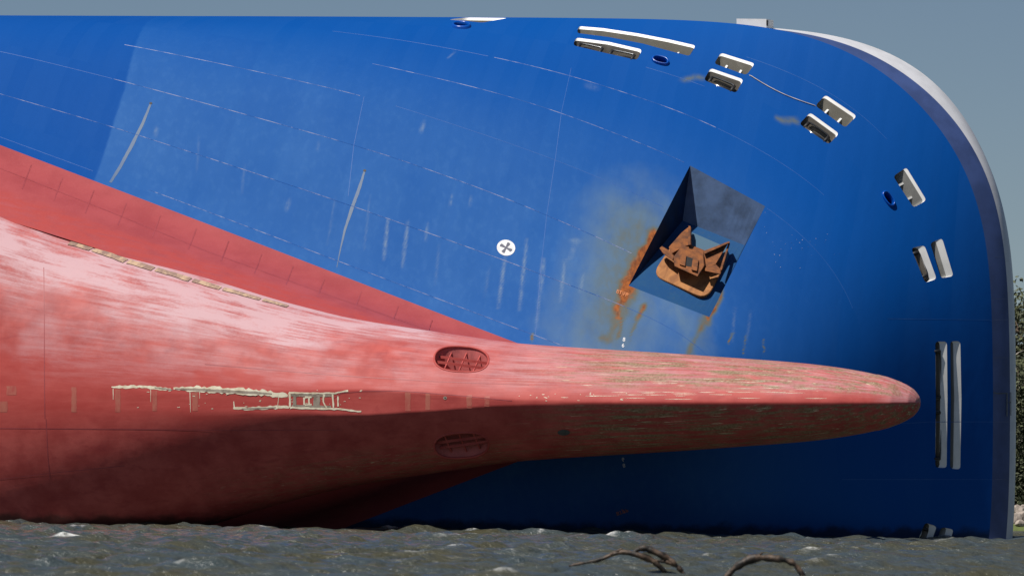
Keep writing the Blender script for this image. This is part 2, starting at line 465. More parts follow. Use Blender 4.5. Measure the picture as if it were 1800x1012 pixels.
def rounded(poly, rad, n=5):               # round the corners of a picture polygon
    out = []; m = len(poly)
    for k in range(m):
        p0, p1, p2 = np.array(poly[k - 1], float), np.array(poly[k], float), np.array(poly[(k + 1) % m], float)
        a, b = p0 - p1, p2 - p1; la, lb = np.linalg.norm(a), np.linalg.norm(b)
        cs = (a @ b) / (la * lb)
        if cs < -0.95: out.append(tuple(p1)); continue
        r = min(rad, la * .45, lb * .45)
        s0, s1 = p1 + a / la * r, p1 + b / lb * r
        for t in np.linspace(0, 1, n): out.append(tuple((1 - t)**2 * s0 + 2 * t * (1 - t) * p1 + t * t * s1))
    # refine long edges
    res = []
    for k in range(len(out)):
        a, b = np.array(out[k]), np.array(out[(k + 1) % len(out)]); L = np.linalg.norm(b - a)
        m = max(1, int(L / 6))
        for t in range(m): res.append(tuple(a + (b - a) * t / m))
    return res

def tube(pts, rad, seg=8, closed=False):   # verts, faces of a bent pipe; rad scalar or list
    P = [Vector(p) for p in pts]; n = len(P); V, Fc = [], []
    rr = rad if hasattr(rad, '__len__') else [rad] * n
    ref = None
    for k in range(n):
        if closed: t = P[(k + 1) % n] - P[k - 1]
        else: t = P[min(k + 1, n - 1)] - P[max(k - 1, 0)]
        t.normalize()
        if ref is None: ref = t.orthogonal().normalized()
        ref = (ref - t * ref.dot(t)).normalized(); b = t.cross(ref)
        for a in range(seg):
            an = 2 * math.pi * a / seg
            V.append(P[k] + (ref * math.cos(an) + b * math.sin(an)) * rr[k])
    for k in range(n if closed else n - 1):
        k2 = (k + 1) % n
        for a in range(seg):
            a2 = (a + 1) % seg
            Fc.append((k * seg + a, k * seg + a2, k2 * seg + a2, k2 * seg + a))
    if not closed:
        Fc.append(tuple(range(seg))[::-1]); Fc.append(tuple(range((n - 1) * seg, n * seg)))
    return V, Fc

def ribbon(surf, line, wid, off=0.006, step=6.0, jit=0.0, seed=0, two=False):
    """picture polyline laid on a surface as a strip; wid half-width in metres (list or number)"""
    r = random.Random(seed); pts, ws = [], []
    wl = wid if hasattr(wid, '__len__') else [wid] * len(line)
    for k in range(len(line) - 1):
        a, b = np.array(line[k], float), np.array(line[k + 1], float); m = max(1, int(np.linalg.norm(b - a) / step))
        for t in range(m + (k == len(line) - 2)):
            u = t / m; pts.append(a + (b - a) * u); ws.append(wl[k] * (1 - u) + wl[k + 1] * u)
    V, Fc = [], []; Q = []
    for p in pts:
        i, j = surf.ij(*p); n = surf.ev(i, j, surf.N); n = n / np.linalg.norm(n); Q.append((surf.ev(i, j) + n * off, n))
    for k, (p, n) in enumerate(Q):
        t = Q[min(k + 1, len(Q) - 1)][0] - Q[max(k - 1, 0)][0]; s = np.cross(n, t); s /= max(np.linalg.norm(s), 1e-9)
        w1 = ws[k] * (1 + jit * (r.random() * 2 - 1)); w2 = ws[k] * (1 + jit * (r.random() * 2 - 1))
        V += [p + s * w1, p - s * w2]
        if k: Fc.append((2 * k - 2, 2 * k, 2 * k + 1, 2 * k - 1))
    return V, Fc

# ------------------------------------------------------------------ the ship
ship = empty('cargo_ship'); ship.matrix_world = SHIP_M
tag(ship, 'huge blue and red cargo ship capsized on its side in the water', 'ship')

LV = {
 24.5: [(-1000,17),(-650,22),(-300,25),(0,27),(600,29),(1000,31),(1200,34),(1300,40),(1399,53),(1468,77),(1524,103),(1579,140),(1634,197),(1676,250),(1703,299),(1721,350),(1732,400),(1739,443),(1743,510),(1745,600),(1746,707)],
 21.5: [(-1000,17),(-650,22),(-300,25),(0,27.2),(400,30),(600,35),(800,50),(1008,80),(1125,105),(1240,140),(1405,213),(1500,285),(1550,345),(1605,440),(1635,530),(1645,610),(1646,707)],
 19.9: [(-1000,17),(-650,22),(-300,25),(0,27.6),(300,33),(500,44),(700,68),(867,99),(1003,132),(1200,196),(1250,218),(1367,278),(1440,330),(1500,386),(1550,455),(1580,530),(1592,610),(1594,707)],
 17.9: [(-1000,17),(-650,22),(-300,26),(0,31),(200,40),(400,62),(650,110),(867,160),(987,197),(1200,280),(1345,362),(1425,425),(1480,492),(1513,570),(1526,640),(1529,707)],
 15.9: [(-1000,17),(-650,22),(-300,29),(0,45),(215,76),(430,120),(635,166),(743,200),(910,256),(977,280),(1113,336),(1170,364),(1265,415),(1345,472),(1402,535),(1438,600),(1452,660),(1455,707)],
 13.9: [(-1000,17),(-650,24),(-300,40),(0,88),(200,138),(400,192),(600,248),(697,277),(860,336),(960,377),(1067,424),(1115,447),(1210,495),(1285,547),(1335,597),(1364,645),(1374,680),(1376,707)],
 11.9: [(-1000,18),(-650,33),(-300,77),(0,165),(180,217),(400,288),(600,355),(853,444),(1057,520),(1150,557),(1215,592),(1260,627),(1285,662),(1294,690),(1296,707)],
 9.5: [(-1000,22),(-650,50),(-300,140),(0,255),(200,331),(400,407),(600,484),(800,561),(910,603),(1000,637),(1100,675),(1160,695),(1185,703),(1190,707)],
 6.5: [(-1000,60),(-650,95),(-300,215),(0,322),(300,430),(600,532),(800,600),(1000,670),(1075,697),(1090,707)],
 3.5: [(-1000,160),(-650,210),(-300,320),(0,400),(300,492),(600,585),(850,660),(960,690),(985,707)],
 1.0: [(-1000,200),(-650,260),(-300,380),(0,470),(300,560),(500,620),(700,690),(720,707)],
}
BULW = {
 24.5: LV[24.5],
 25.5: [(-1000,17),(-650,22),(-300,25),(0,27),(600,31),(1000,34),(1200,38),(1300,44.5),(1360,50),(1400,53),(1468,65.6),(1524,85),(1579,116),(1634,157),(1676,200),(1717,258),(1737,299),(1754,350),(1763,400),(1769,450),(1773,520),(1775,600),(1776,707)],
 27.2: [(-1000,17),(-650,22),(-300,25),(0,27),(600,32),(1000,36),(1200,40),(1300,46),(1350,48.5),(1390,49),(1454,56),(1524,72.6),(1579,93),(1634,126.5),(1676,169),(1717,230),(1747,299),(1764,350),(1774,400),(1780,443),(1783,490),(1785,600),(1785.5,707)],
}
NT, NA = 560, 26
def contour(pts, U):
    p = np.array([pix_U(x, y, U) for x, y in pts])          # aft -> stem
    p = p[::-1]                                             # stem -> aft
    p[0, 1] = 0
    full = np.concatenate([p[1:][::-1] * [1, -1, 1], p])    # mirrored through the stem
    d = np.r_[0, np.cumsum(np.linalg.norm(np.diff(full, axis=0), axis=1))]
    dq = np.linspace(0, d[-1], 6000)
    c = np.stack([np.interp(dq, d, full[:, k]) for k in range(3)], -1)
    c = gsmooth(c, 42); c = gsmooth(c, 42)
    half = c[3000:]; half[:, 1] -= half[0, 1]
    # split at the frame's left so that the visible part is dense
    fa = pix_U(-150, 400, U)[0]
    ia = int(np.argmin(np.abs(half[:, 0] - fa)))
    def res(a, n):
        s = np.r_[0, np.cumsum(np.linalg.norm(np.diff(a, axis=0), axis=1))]
        q = np.linspace(0, s[-1], n); return np.stack([np.interp(q, s, a[:, k]) for k in range(3)], -1)
    h = np.concatenate([res(half[:ia + 1], NT), res(half[ia:], NA)[1:]])
    h[0, 1] = 0
    return h
def lofted(levels, Uq, sm=0):
    Us = sorted(levels); C = np.stack([contour(levels[u], u) for u in Us])
    G = cubic(Us, C, np.asarray(Uq))                        # (nU, nt, 3)
    G = np.transpose(G, (1, 0, 2))
    G[:, :, 2] = np.asarray(Uq)[None]
    G = np.concatenate([G[1:][::-1] * [1, -1, 1], G], 0)
    if sm:
        e = G.copy(); G = gsmooth(G, sm, 1); G[:, 0] = e[:, 0]; G[:, -1] = e[:, -1]
    return G
blue_levels = {k: v for k, v in LV.items() if k >= 6.5}
Ublue = np.linspace(9.5, 24.5, 176)
Gb = lofted(blue_levels, Ublue, 5)
hull = Surf(Gb).orient(len(Gb) // 2 + 150, 60)
red_levels = {k: v for k, v in LV.items() if k <= 11.9}
Gr = lofted(red_levels, np.linspace(4.1, 9.5, 60))
Gr[:, -1] = Gb[:, 0]
redhull = Surf(Gr).orient(len(Gr) // 2 + 300, 50)
Gw = lofted(BULW, np.linspace(24.5, 27.2, 28)); Gw[:, 0] = Gb[:, -1]
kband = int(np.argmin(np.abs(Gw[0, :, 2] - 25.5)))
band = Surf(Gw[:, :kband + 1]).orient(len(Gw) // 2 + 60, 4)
bulw = Surf(Gw[:, kband:]).orient(len(Gw) // 2 + 60, 6)

# --- paint wear on the topsides, laid out with the ship's own levels and frames
def seg_dist(P, a, b):
    a = np.array(a, float); b = np.array(b, float); ab = b - a
    t = np.clip(((P - a) @ ab) / (ab @ ab), 0, 1)
    return np.linalg.norm(P - (a + t[..., None] * ab), axis=-1), t
PX = hull.px; portside = (Gb[:, :, 1] > 0)
Fg, Tg, Ug = Gb[..., 0], Gb[..., 1], Gb[..., 2]
F_joint = pix_U(197, 222, 11.9)[0]
Fe = Fg + .15 * np.clip(Ug - 13.5, 0, 9)
fresh = (1 - sstep(F_joint - 0.03, F_joint + 0.03, Fe)) * np.ones_like(Ug)
fade = (1 - sstep(12.5, 20.5, Ug)) * (0.30 + 0.52 * sstep(F_joint - .1, F_joint + .1, Fe)) * (1 - 0.75 * sstep(-1.0, 6.0, Fg))
fade = fade * (0.75 + 0.5 * fbm(Fg * .5, Tg * .25, 3, 3))
rust = np.zeros_like(Ug); streak = np.zeros_like(Ug); haze = np.zeros_like(Ug)
wob = np.stack([(fbm(PX[..., 0] / 22, PX[..., 1] / 30, 3, 11) - .5) * 22, (fbm(PX[..., 0] / 25, PX[..., 1] / 25, 3, 21) - .5) * 18], -1)
PW = PX + wob
def blob(arr, a, b, r0, r1, amp, soft=1.0):
    d, t = seg_dist(PW, a, b); r = r0 + (r1 - r0) * t
    v = amp * np.clip(1 - d / r, 0, 1) ** soft * portside
    np.maximum(arr, v, out=arr)
blob(rust, (1146, 412), (1100, 515), 20, 30, 1.5, .8)
blob(rust, (1100, 515), (1086, 560), 22, 14, 1.25, .8)
blob(rust, (1118, 468), (1090, 560), 26, 24, 0.95)
blob(rust, (1092, 540), (1062, 598), 26, 12, 0.85)
blob(rust, (1098, 530), (1082, 590), 12, 5, 1.2, .7)
blob(rust, (1115, 410), (1075, 565), 95, 90, 0.55)
blob(rust, (1128, 535), (1124, 560), 6, 8, 1.35, .6)
blob(rust, (1124, 560), (1108, 605), 8, 3, 0.8)
blob(rust, (1272, 505), (1245, 565), 6, 8, 1.1, .6)
blob(rust, (1245, 560), (1212, 618), 15, 10, 0.85)
blob(rust, (1245, 500), (1236, 600), 30, 26, 0.35)
blob(rust, (1287, 585), (1283, 602), 3, 3, 1.0)
blob(rust, (1313, 590), (1308, 620), 3, 2, .9)
blob(rust, (1344, 600), (1338, 622), 3, 2, .8)
blob(rust, (937, 592), (936, 601), 4, 4, 1.3, .6)
blob(rust, (1205, 140), (1238, 138), 12, 10, .55)
blob(rust, (1368, 205), (1404, 217), 9, 12, .6)
blob(haze, (1115, 400), (1065, 590), 120, 140, 1.6)
blob(haze, (1010, 560), (1060, 590), 60, 50, .9)
blob(haze, (1180, 530), (1215, 610), 70, 50, 1.1)
def thin(arr, a, b, r, amp):
    d, t = seg_dist(PX, a, b); v = amp * np.clip(1.25 - d / r, 0, 1) * np.sin(np.clip(t, .04, .96) * math.pi) ** .4 * portside
    np.maximum(arr, v, out=arr)
for a, b, r, w in [((717,390),(707,470),3,.9),((682,383),(675,455),3,.95),((752,392),(748,422),2.5,.7),((650,345),(640,440),2,.3),
                   ((888,450),(876,540),3,.95),((926,420),(913,545),3,.85),((955,455),(950,510),4,.95),((950,500),(942,580),2.5,.6),
                   ((993,455),(985,530),3,.8),((1026,480),(1020,512),2.5,.7),((795,342),(791,362),2.5,.6),((828,344),(826,362),2,.5),
                   ((745,215),(740,232),4,.6),((508,352),(504,368),4,.55),((275,225),(273,238),4,.5),((560,250),(558,262),3,.3),
                   ((1012,425),(1002,455),4,.6),((1004,422),(1020,424),4,.6),((1292,540),(1287,600),2.5,.35),((1320,545),(1312,600),2.5,.3),
                   ((800,90),(786,103),1.5,.5),((860,470),(852,520),2.5,.25),((772,430),(765,500),2.5,.25),((1030,150),(1050,155),6,.25),
                   ((590,345),(575,430),2,.25),((430,290),(425,340),2.5,.25),((350,240),(346,300),2.5,.2)]:
    thin(streak, a, b, r, w)

# --- openings in the bow
OPEN = []      # (name-kind, polygon, radius)
op_upper = {
 'long': [(1017,46.5),(1060,50),(1120,59),(1175,69.5),(1223,80.5),(1212,99),(1170,88),(1130,77),(1070,65.5),(1014,58.5)],
 'second': [(1267,93),(1327,112),(1312,132.5),(1255,112)],
 'third': [(1451,167),(1506,204),(1486,224.5),(1433,186)],
 'fourth': [(1593,294),(1628.5,352),(1606,365),(1570,310)],
 'fifth': [(1635,427),(1656,418.5),(1676,485),(1654,489)],
 'front': [(1670.5,599.4),(1688,599.4),(1690,700),(1688,824.5),(1670,823),(1671.5,700)],
}
op_lower = {
 'long': [(1012,66.5),(1070,74),(1129,87.5),(1120,106),(1066,94),(1007,80)],
 'second': [(1249,120),(1307,140),(1294,164),(1237,141)],
 'third': [(1424,198),(1475,235),(1457,254),(1405,218)],
 'fifth': [(1601.5,436),(1625,431),(1646.5,490),(1626,497)],
 'front': [(1644,600),(1664.5,600),(1665.5,700),(1664,822),(1644,821),(1645,700)],
}
recesses = []
def make_opening(poly, rad, kind, key):
    pp = rounded(poly, rad); ij = hull.add_hole_px(pp); recesses.append((ij, pp, kind, key))
for k, p in op_upper.items(): make_opening(p, 5 if k == 'long' else 6, 'upper', k)
for k, p in op_lower.items(): make_opening(p, 6, 'lower', k)
nI = hull.ni
for src, kind in ((op_upper['fifth'], 'upper'), (op_lower['fifth'], 'lower')):
    pp = rounded(src, 6); ij = [(nI - 1 - a, b) for a, b in (hull.ij(*p) for p in pp)]
    hull.holes.append(ij); recesses.append((ij, [(x, 1414 - y) for x, y in pp], kind, 'mirror'))
# the opening that turns over the top edge of the side
iA, jA = hull.ij(788, 35.0); iB, jB = hull.ij(849, 40.5)
ij = []
for (a, b) in rounded([(0, 0), (100, 0), (100, 60), (0, 60)], 10):
    i_ = iA + (iB - iA) * a / 100; lo = jA + (jB - jA) * a / 100; hi = min(lo + 24, hull.nj - 4); ij.append((i_, lo + (hi - lo) * b / 60))
hull.holes.append(ij); recesses.append((ij, None, 'upper', 'side'))
# oval mooring chocks
def ellipse_px(cx, cy, a, b, ang, n=28):
    ca, sa = math.cos(ang), math.sin(ang)
    out = []
    for k in range(n):
        t = 2 * math.pi * k / n; c, s_ = math.cos(t), math.sin(t)
        x = a * math.copysign(abs(c) ** .75, c); y = b * math.copysign(abs(s_) ** .9, s_)
        out.append((cx + x * ca - y * sa, cy + x * sa + y * ca))
    return out
CH = [(811, 46, 12, 3.6, .03), (1161, 107.5, 11.5, 4.6, .26), (1561.5, 350, 11.5, 5.0, .95)]
chocks = [hull.add_hole_px(ellipse_px(*c)) for c in CH]
# anchor pocket
PK = [(1213, 291), (1345, 362.5), (1247, 557), (1105, 502)]
QL, QR = (1200, 388), (1309, 431)
def edge_px(a, b, n): return [(a[0] + (b[0] - a[0]) * t / n, a[1] + (b[1] - a[1]) * t / n) for t in range(n)]
NE = 14
pk_px = edge_px(PK[0], PK[1], NE) + edge_px(PK[1], PK[2], NE) + edge_px(PK[2], PK[3], NE) + edge_px(PK[3], PK[0], NE)
pk_ij = hull.add_hole_px(pk_px)
pk_P = [hull.ev(*p) for p in pk_ij]
hull_obj = hull.build('hull_topside', M['blue'], ship, dict(fade=fade, rust=rust, streak=streak, fresh=fresh, haze=haze))

for n_ in ('x',):
    z = np.zeros(redhull.P.shape[:2])
    redhull.build('hull_bottom', M['red_side'], ship, dict(scuff=z))
    zb = np.zeros(bulw.P.shape[:2])
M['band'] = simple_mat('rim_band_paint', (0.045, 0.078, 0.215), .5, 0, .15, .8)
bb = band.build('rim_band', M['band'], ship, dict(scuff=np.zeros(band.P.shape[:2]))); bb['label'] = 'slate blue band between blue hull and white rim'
M['rim'] = mat_white('rim_paint', (0.66, 0.67, 0.71))
bw = bulw.build('bulwark', M['rim'], ship, dict(scuff=zb)); bw['label'] = 'white painted upper rim of the bow'
# deck closing the ship behind the rim
top = Gw[:, -1]; half = len(top) // 2
V = [tuple(p - np.array([0, 0, 0.05])) for p in top]
Fc = [(k, k + 1, len(V) - 2 - k, len(V) - 1 - k) for k in range(half - 1)] + [(half - 1, half, half + 1)]
mesh_obj('deck', V, Fc, M['cream'], ship)

# --- recesses behind the openings
def recess(ij, depth, mat, inner, name='mooring_port', wide=False):
    out = np.array([hull.ev(*p) for p in ij]); n = np.mean([hull.ev(p[0], p[1], hull.N) for p in ij], 0)
    d = -n.copy(); d[2] = 0; d /= np.linalg.norm(d)
    m = len(out); lipd = .30 if wide else .14; dl = d * lipd + np.array([0, 0, -.25 if wide else -.085])  # lip sloped keelward so its white face catches the sun
    V = [tuple(p) for p in out] + [tuple(p) for p in out + dl]
    o = mesh_obj(name, V, [(k, (k + 1) % m, m + (k + 1) % m, m + k) for k in range(m)], mat, ship)
    c = out.mean(0); ins = c + (out - c) * np.array([.985, .985, .96]) + dl * .95; back = c + (out - c) * np.array([.985, .985, .96]) + dl + d * depth
    V = [tuple(p) for p in ins] + [tuple(p) for p in back]
    Fc = [(k, (k + 1) % m, m + (k + 1) % m, m + k) for k in range(m)] + [tuple(range(2 * m - 1, m - 1, -1))]
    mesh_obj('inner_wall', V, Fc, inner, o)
    return o, out, d, n
port_objs = []
M['inner'] = mat_white('mooring_deck_shaded_cream', (0.21, 0.195, 0.16)); M['inner_grey'] = mat_white('mooring_deck_shaded_grey', (0.22, 0.22, 0.21)); M['inner_dark'] = mat_white('mooring_deck_shaded_dark', (0.13, 0.115, 0.095))  # deckhead paint darkened to stand for the shade deep inside the ports
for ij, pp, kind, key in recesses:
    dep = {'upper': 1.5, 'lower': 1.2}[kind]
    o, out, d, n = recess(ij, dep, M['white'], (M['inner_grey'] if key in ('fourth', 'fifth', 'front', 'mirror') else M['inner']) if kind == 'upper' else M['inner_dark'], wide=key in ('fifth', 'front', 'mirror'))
    ctr = out.mean(0)
    # long axis of the opening
    q = out - ctr; u_, s_, vt = np.linalg.svd(q, full_matrices=False); ax = vt[0]; L = (q @ ax).max() - (q @ ax).min()
    upv = np.array([0, 0, 1.0]); hgt = q[:, 2].max() - q[:, 2].min()
    bx = vt[1]; bx = bx if bx[2] > 0 else -bx
    wd = (q @ bx).max() - (q @ bx).min()
    if kind == 'upper':                      # stiffeners on the bulkhead inside
        nst = 5 if L > 4 else 2
        for k in range(nst):
            t = (k + .7) / (nst + .4) - .5
            c = ctr + ax * t * L + d * .45
            V, Fc = tube([c - bx * wd * .46, c + bx * wd * .46], .07, 4); mesh_obj('stiffener', V, Fc, M['white'], o)
    else:
        rings = 2 if key in ('long', 'front') else 1
        for r_ in range(rings):
            seg = L / rings * .86; c0 = ctr + ax * ((r_ + .5) / rings - .5) * L * .97 + d * .12 - bx * wd * .16
            hx, hy, rr = seg / 2 - .12, wd * .30, .05 if rings == 1 else .045
            pts = []
            for k in range(32):
                t = 2 * math.pi * k / 32; c_, s2 = math.cos(t), math.sin(t)
                x = hx * math.copysign(abs(c_) ** .35, c_); y = hy * math.copysign(abs(s2) ** .5, s2)
                pts.append(c0 + ax * x + bx * y)
            V, Fc = tube(pts, rr, 8, True); ro = mesh_obj('fairlead_frame', V, Fc, M['steel'], o, True)
            V, Fc = tube([c0 - ax * hx * .86 - bx * hy * .35 + d * .1, c0 + ax * hx * .86 - bx * hy * .35 + d * .1], hy * .55, 14)
            mesh_obj('roller', V, Fc, M['roller'], o, True)
            for sg in (-1, 1):
                e = c0 + ax * hx * .93 * sg
                V, Fc = tube([e - bx * hy * .9, e + bx * hy * .8], .085, 10); mesh_obj('end_roller', V, Fc, M['black'], o, True)
    port_objs.append(o)

# --- chock rings
for ij in chocks:
    P = np.array([hull.ev(*p) for p in ij]); N = np.array([hull.ev(p[0], p[1], hull.N) for p in ij]); n = N.mean(0); n /= np.linalg.norm(n)
    m = len(P); ctr = P.mean(0); prof = [(1.0, -.5), (1.0, -.03), (1.06, .10), (1.2, .15), (1.36, .10), (1.46, -.03)]
    V = []
    for s_, h in prof: V += [tuple(ctr + (p - ctr) * s_ + n * h) for p in P]
    Fc = []
    for r_ in range(len(prof) - 1):
        for k in range(m): Fc.append((r_ * m + k, r_ * m + (k + 1) % m, (r_ + 1) * m + (k + 1) % m, (r_ + 1) * m + k))
    Fc.append(tuple(range(m)))
    o = mesh_obj('mooring_chock', V, Fc, M['bluepart'], ship, True)

# --- anchor pocket
Qa, Qb = pix_U(*QL, 17.95), pix_U(*QR, 17.95)
pocket = empty('anchor_pocket'); pocket.parent = ship
def strip(name, A, B, mat):
    n = len(A); V = [tuple(p) for p in A] + [tuple(p) for p in B]
    return mesh_obj(name, V, [(k, k + 1, n + k + 1, n + k) for k in range(n - 1)], mat, pocket)
def mat_pocket(name, base, dirt):
    m, nt, b = new_mat(name); q = NB(nt); co = q.co()
    n = q.noise(co, 0.9, 6, .6); n2 = q.noise(co, 5, 5)
    c = q.mix(q.ramp(n, .30, .85), base, dirt)
    c = q.mix(q.math('MULTIPLY', q.ramp(n2, .55, .8), .2), c, (0.08, 0.10, 0.10))
    q.link(c, b.inputs['Base Color']); b.inputs['Roughness'].default_value = .6; b.inputs['Specular IOR Level'].default_value = .15; return m
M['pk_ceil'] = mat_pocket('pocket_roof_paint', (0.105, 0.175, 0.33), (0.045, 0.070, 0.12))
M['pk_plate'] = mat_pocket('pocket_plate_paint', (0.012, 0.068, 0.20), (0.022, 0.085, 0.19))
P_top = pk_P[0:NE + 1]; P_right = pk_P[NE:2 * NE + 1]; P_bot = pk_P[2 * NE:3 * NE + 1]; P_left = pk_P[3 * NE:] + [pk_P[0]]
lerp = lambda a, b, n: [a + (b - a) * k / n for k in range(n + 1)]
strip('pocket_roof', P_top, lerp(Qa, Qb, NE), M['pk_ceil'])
M['pk_side'] = mat_pocket('pocket_side_shaded', (0.004, 0.030, 0.10), (0.010, 0.022, 0.045))  # same blue paint as the plate, darkened for the shade on the side walls
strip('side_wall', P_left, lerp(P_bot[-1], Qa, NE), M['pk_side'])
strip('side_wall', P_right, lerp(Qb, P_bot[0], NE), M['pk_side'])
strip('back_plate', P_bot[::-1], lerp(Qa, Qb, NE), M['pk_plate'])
# plate plane for the anchor
pO = P_bot[-1]; e1 = (Qb - Qa); e1 /= np.linalg.norm(e1); e2 = (Qa + Qb) / 2 - (P_bot[0] + P_bot[-1]) / 2; e2 -= e1 * (e2 @ e1); e2 /= np.linalg.norm(e2)
nP = np.cross(e1, e2)
if nP @ (CS - pO) < 0: nP = -nP
pMid = (Qa + Qb + P_bot[0] + P_bot[-1]) / 4
def plate_pt(px, py, r):
    d = dir_ship(ray(px, py)); return CS + d * (((pMid + nP * r - CS) @ nP) / (d @ nP))
def acp(x, y, r): return plate_pt(1140 + x / 6.744, 380 + y / 6.744, r)
def prism(name, poly, r0, r1, mat, parent, bev=0.03):
    """crop-drawn outline at height r1, walls straight back to r0"""
    A = [acp(x, y, r1) for x, y in poly]; B = [p - nP * (r1 - r0) for p in A]
    n = len(A); bm = bmesh.new(); va = [bm.verts.new(p) for p in A]; vb = [bm.verts.new(p) for p in B]
    bm.faces.new(va); bm.faces.new(vb[::-1])
    for k in range(n): bm.faces.new((va[k], vb[k], vb[(k + 1) % n], va[(k + 1) % n]))
    bmesh.ops.recalc_face_normals(bm, faces=bm.faces)
    if bev: bmesh.ops.bevel(bm, geom=list(bm.edges), offset=bev, segments=1, affect='EDGES')
    me = bpy.data.meshes.new(name); bm.to_mesh(me); bm.free()
    return finish(name, me, mat, parent, False)
m_, nt_, b_ = new_mat('bolster_rust'); q_ = NB(nt_)
nn = q_.noise(q_.co((1.4, .6, .6)), 1.6, 6, .6, .6); s_ = q_.sep(q_.co())
cc = q_.mix(q_.ramp(nn, .35, .65), (0.24, 0.095, 0.035), (0.46, 0.20, 0.065))
cc = q_.mix(q_.ramp(q_.math('ADD', s_[2], q_.math('MULTIPLY', nn, 1.5)), 16.6, 17.3), cc, (0.06, 0.13, 0.20))
q_.link(cc, b_.inputs['Base Color']); b_.inputs['Roughness'].default_value = .75
M['bolster'] = m_
bol = rounded([(410, 140), (1000, 395), (690, 985), (40, 690)], 150, 8)
prism('bolster_plate', bol, 0.0, 0.16, M['bolster'], pocket, 0.03)
# --- anchor (a thing of its own, stowed in the pocket)
anchor = empty('ship_anchor'); anchor.matrix_world = SHIP_M
tag(anchor, 'rusty stockless anchor stowed in the recessed pocket of the blue bow', 'anchor')
def frustum(name, front, r1, back, r0, mat, parent, bev=.03):
    A = [acp(x, y, r1) for x, y in front]; B = [acp(x, y, r0) for x, y in back]
    n = len(A); bm = bmesh.new(); va = [bm.verts.new(p) for p in A]; vb = [bm.verts.new(p) for p in B]
    bm.faces.new(va); bm.faces.new(vb[::-1])
    for k in range(n): bm.faces.new((va[k], vb[k], vb[(k + 1) % n], va[(k + 1) % n]))
    bmesh.ops.recalc_face_normals(bm, faces=bm.faces)
    if bev: bmesh.ops.bevel(bm, geom=list(bm.edges), offset=bev, segments=1, affect='EDGES')
    me = bpy.data.meshes.new(name); bm.to_mesh(me); bm.free()
    return finish(name, me, mat, parent, False)
cr_ = frustum('crown', [(372,378),(650,476),(662,590),(582,716),(308,592),(294,485)], .85, [(478,330),(660,400),(690,520),(610,690),(330,575),(330,440)], .30, M['rust'], anchor, .025)
frustum('socket_cheek', [(382,448),(447,470),(435,592),(366,568)], .93, [(380,446),(448,469),(437,594),(364,569)], .83, M['rust'], anchor, .012)
frustum('socket_cheek', [(525,502),(592,522),(576,650),(508,632)], .97, [(523,500),(594,521),(578,652),(506,634)], .83, M['rust'], anchor, .012)
frustum('shackle_socket', [(449,474),(526,500),(512,602),(432,585)], .858, [(449,474),(526,500),(512,602),(432,585)], .80, M['black'], anchor, 0)
frustum('fluke', [(480,122),(470,345),(378,385),(262,452),(240,365),(395,190)], .58, [(480,130),(470,345),(378,385),(268,448),(246,365),(398,195)], .44, M['rust'], anchor, .02)
frustum('fluke', [(655,445),(950,312),(798,570),(690,610),(660,560)], .60, [(660,445),(940,320),(795,560),(690,600),(665,550)], .46, M['rust'], anchor, .02)
frustum('fluke_rib', [(474,112),(500,118),(500,338),(466,345)], .78, [(486,125),(512,135),(512,345),(470,350)], .45, M['rust'], anchor, .015)
frustum('fluke_rib', [(648,412),(955,296),(968,312),(664,448)], .82, [(655,415),(950,305),(962,322),(668,452)], .48, M['rust'], anchor, .015)
frustum('fluke_rib', [(945,318),(966,322),(868,640),(846,625)], .62, [(945,325),(966,330),(868,642),(846,628)], .50, M['rust'], anchor, .012)
frustum('palm', [(128,378),(160,352),(238,402),(305,470),(285,525),(180,448)], .78, [(135,382),(162,360),(240,410),(308,472),(290,528),(184,452)], .62, M['rust'], anchor, .02)
frustum('palm', [(675,606),(800,572),(858,628),(856,688),(668,648)], .82, [(680,606),(800,578),(852,632),(850,680),(675,645)], .64, M['rust'], anchor, .02)

# --- weld seams and block joints
def hull_level_seam(U, x0, x1, mat, w=.020):
    j = (U - 9.5) / 15.0 * (hull.nj - 1); V, Fc = [], []
    cols = [i for i in range(hull.ni // 2, hull.ni) if x0 <= hull.ev(i, j, hull.px)[0] <= x1] if hull.P[-1, 0, 1] > 0 else [i for i in range(hull.ni // 2 + 1) if x0 <= hull.ev(i, j, hull.px)[0] <= x1]
    for k, i in enumerate(cols[::2]):
        p = hull.ev(i, j); n = hull.ev(i, j, hull.N); n = n / np.linalg.norm(n)
        a = hull.ev(i, j + 1) - hull.ev(i, j - 1); a /= np.linalg.norm(a)
        V += [p + a * w + n * .003, p + n * (.014 if mat == M['weld'] else .007), p - a * w + n * .003]
        if k: b = 3 * k; Fc += [(b - 3, b, b + 1, b - 2), (b - 2, b + 1, b + 2, b - 1)]
    if len(V) > 3: mesh_obj('weld_seam', V, Fc, mat, ship)
for U, x0, x1, mt in [(9.92, -100, 165, 'weld_faint'), (10.0, 260, 1062, 'weld'), (11.9, -100, 1100, 'weld'), (11.9, 1100, 1330, 'weld_faint'),
                      (13.9, -100, 200, 'weld_faint'), (13.9, 200, 1112, 'weld'), (15.9, 215, 636, 'weld'), (15.9, 690, 1168, 'weld_faint'),
                      (17.9, 650, 1205, 'weld'), (17.97, 1345, 1500, 'weld_faint'), (19.9, 580, 860, 'weld_faint'), (19.9, 862, 1260, 'weld'), (19.9, 1260, 1450, 'weld_faint'),
                      (21.3, 1130, 1240, 'weld_faint'), (23.0, 1310, 1560, 'weld_faint')]:
    hull_level_seam(U, x0, x1, M[mt], (.018 if mt == 'weld' else .012))
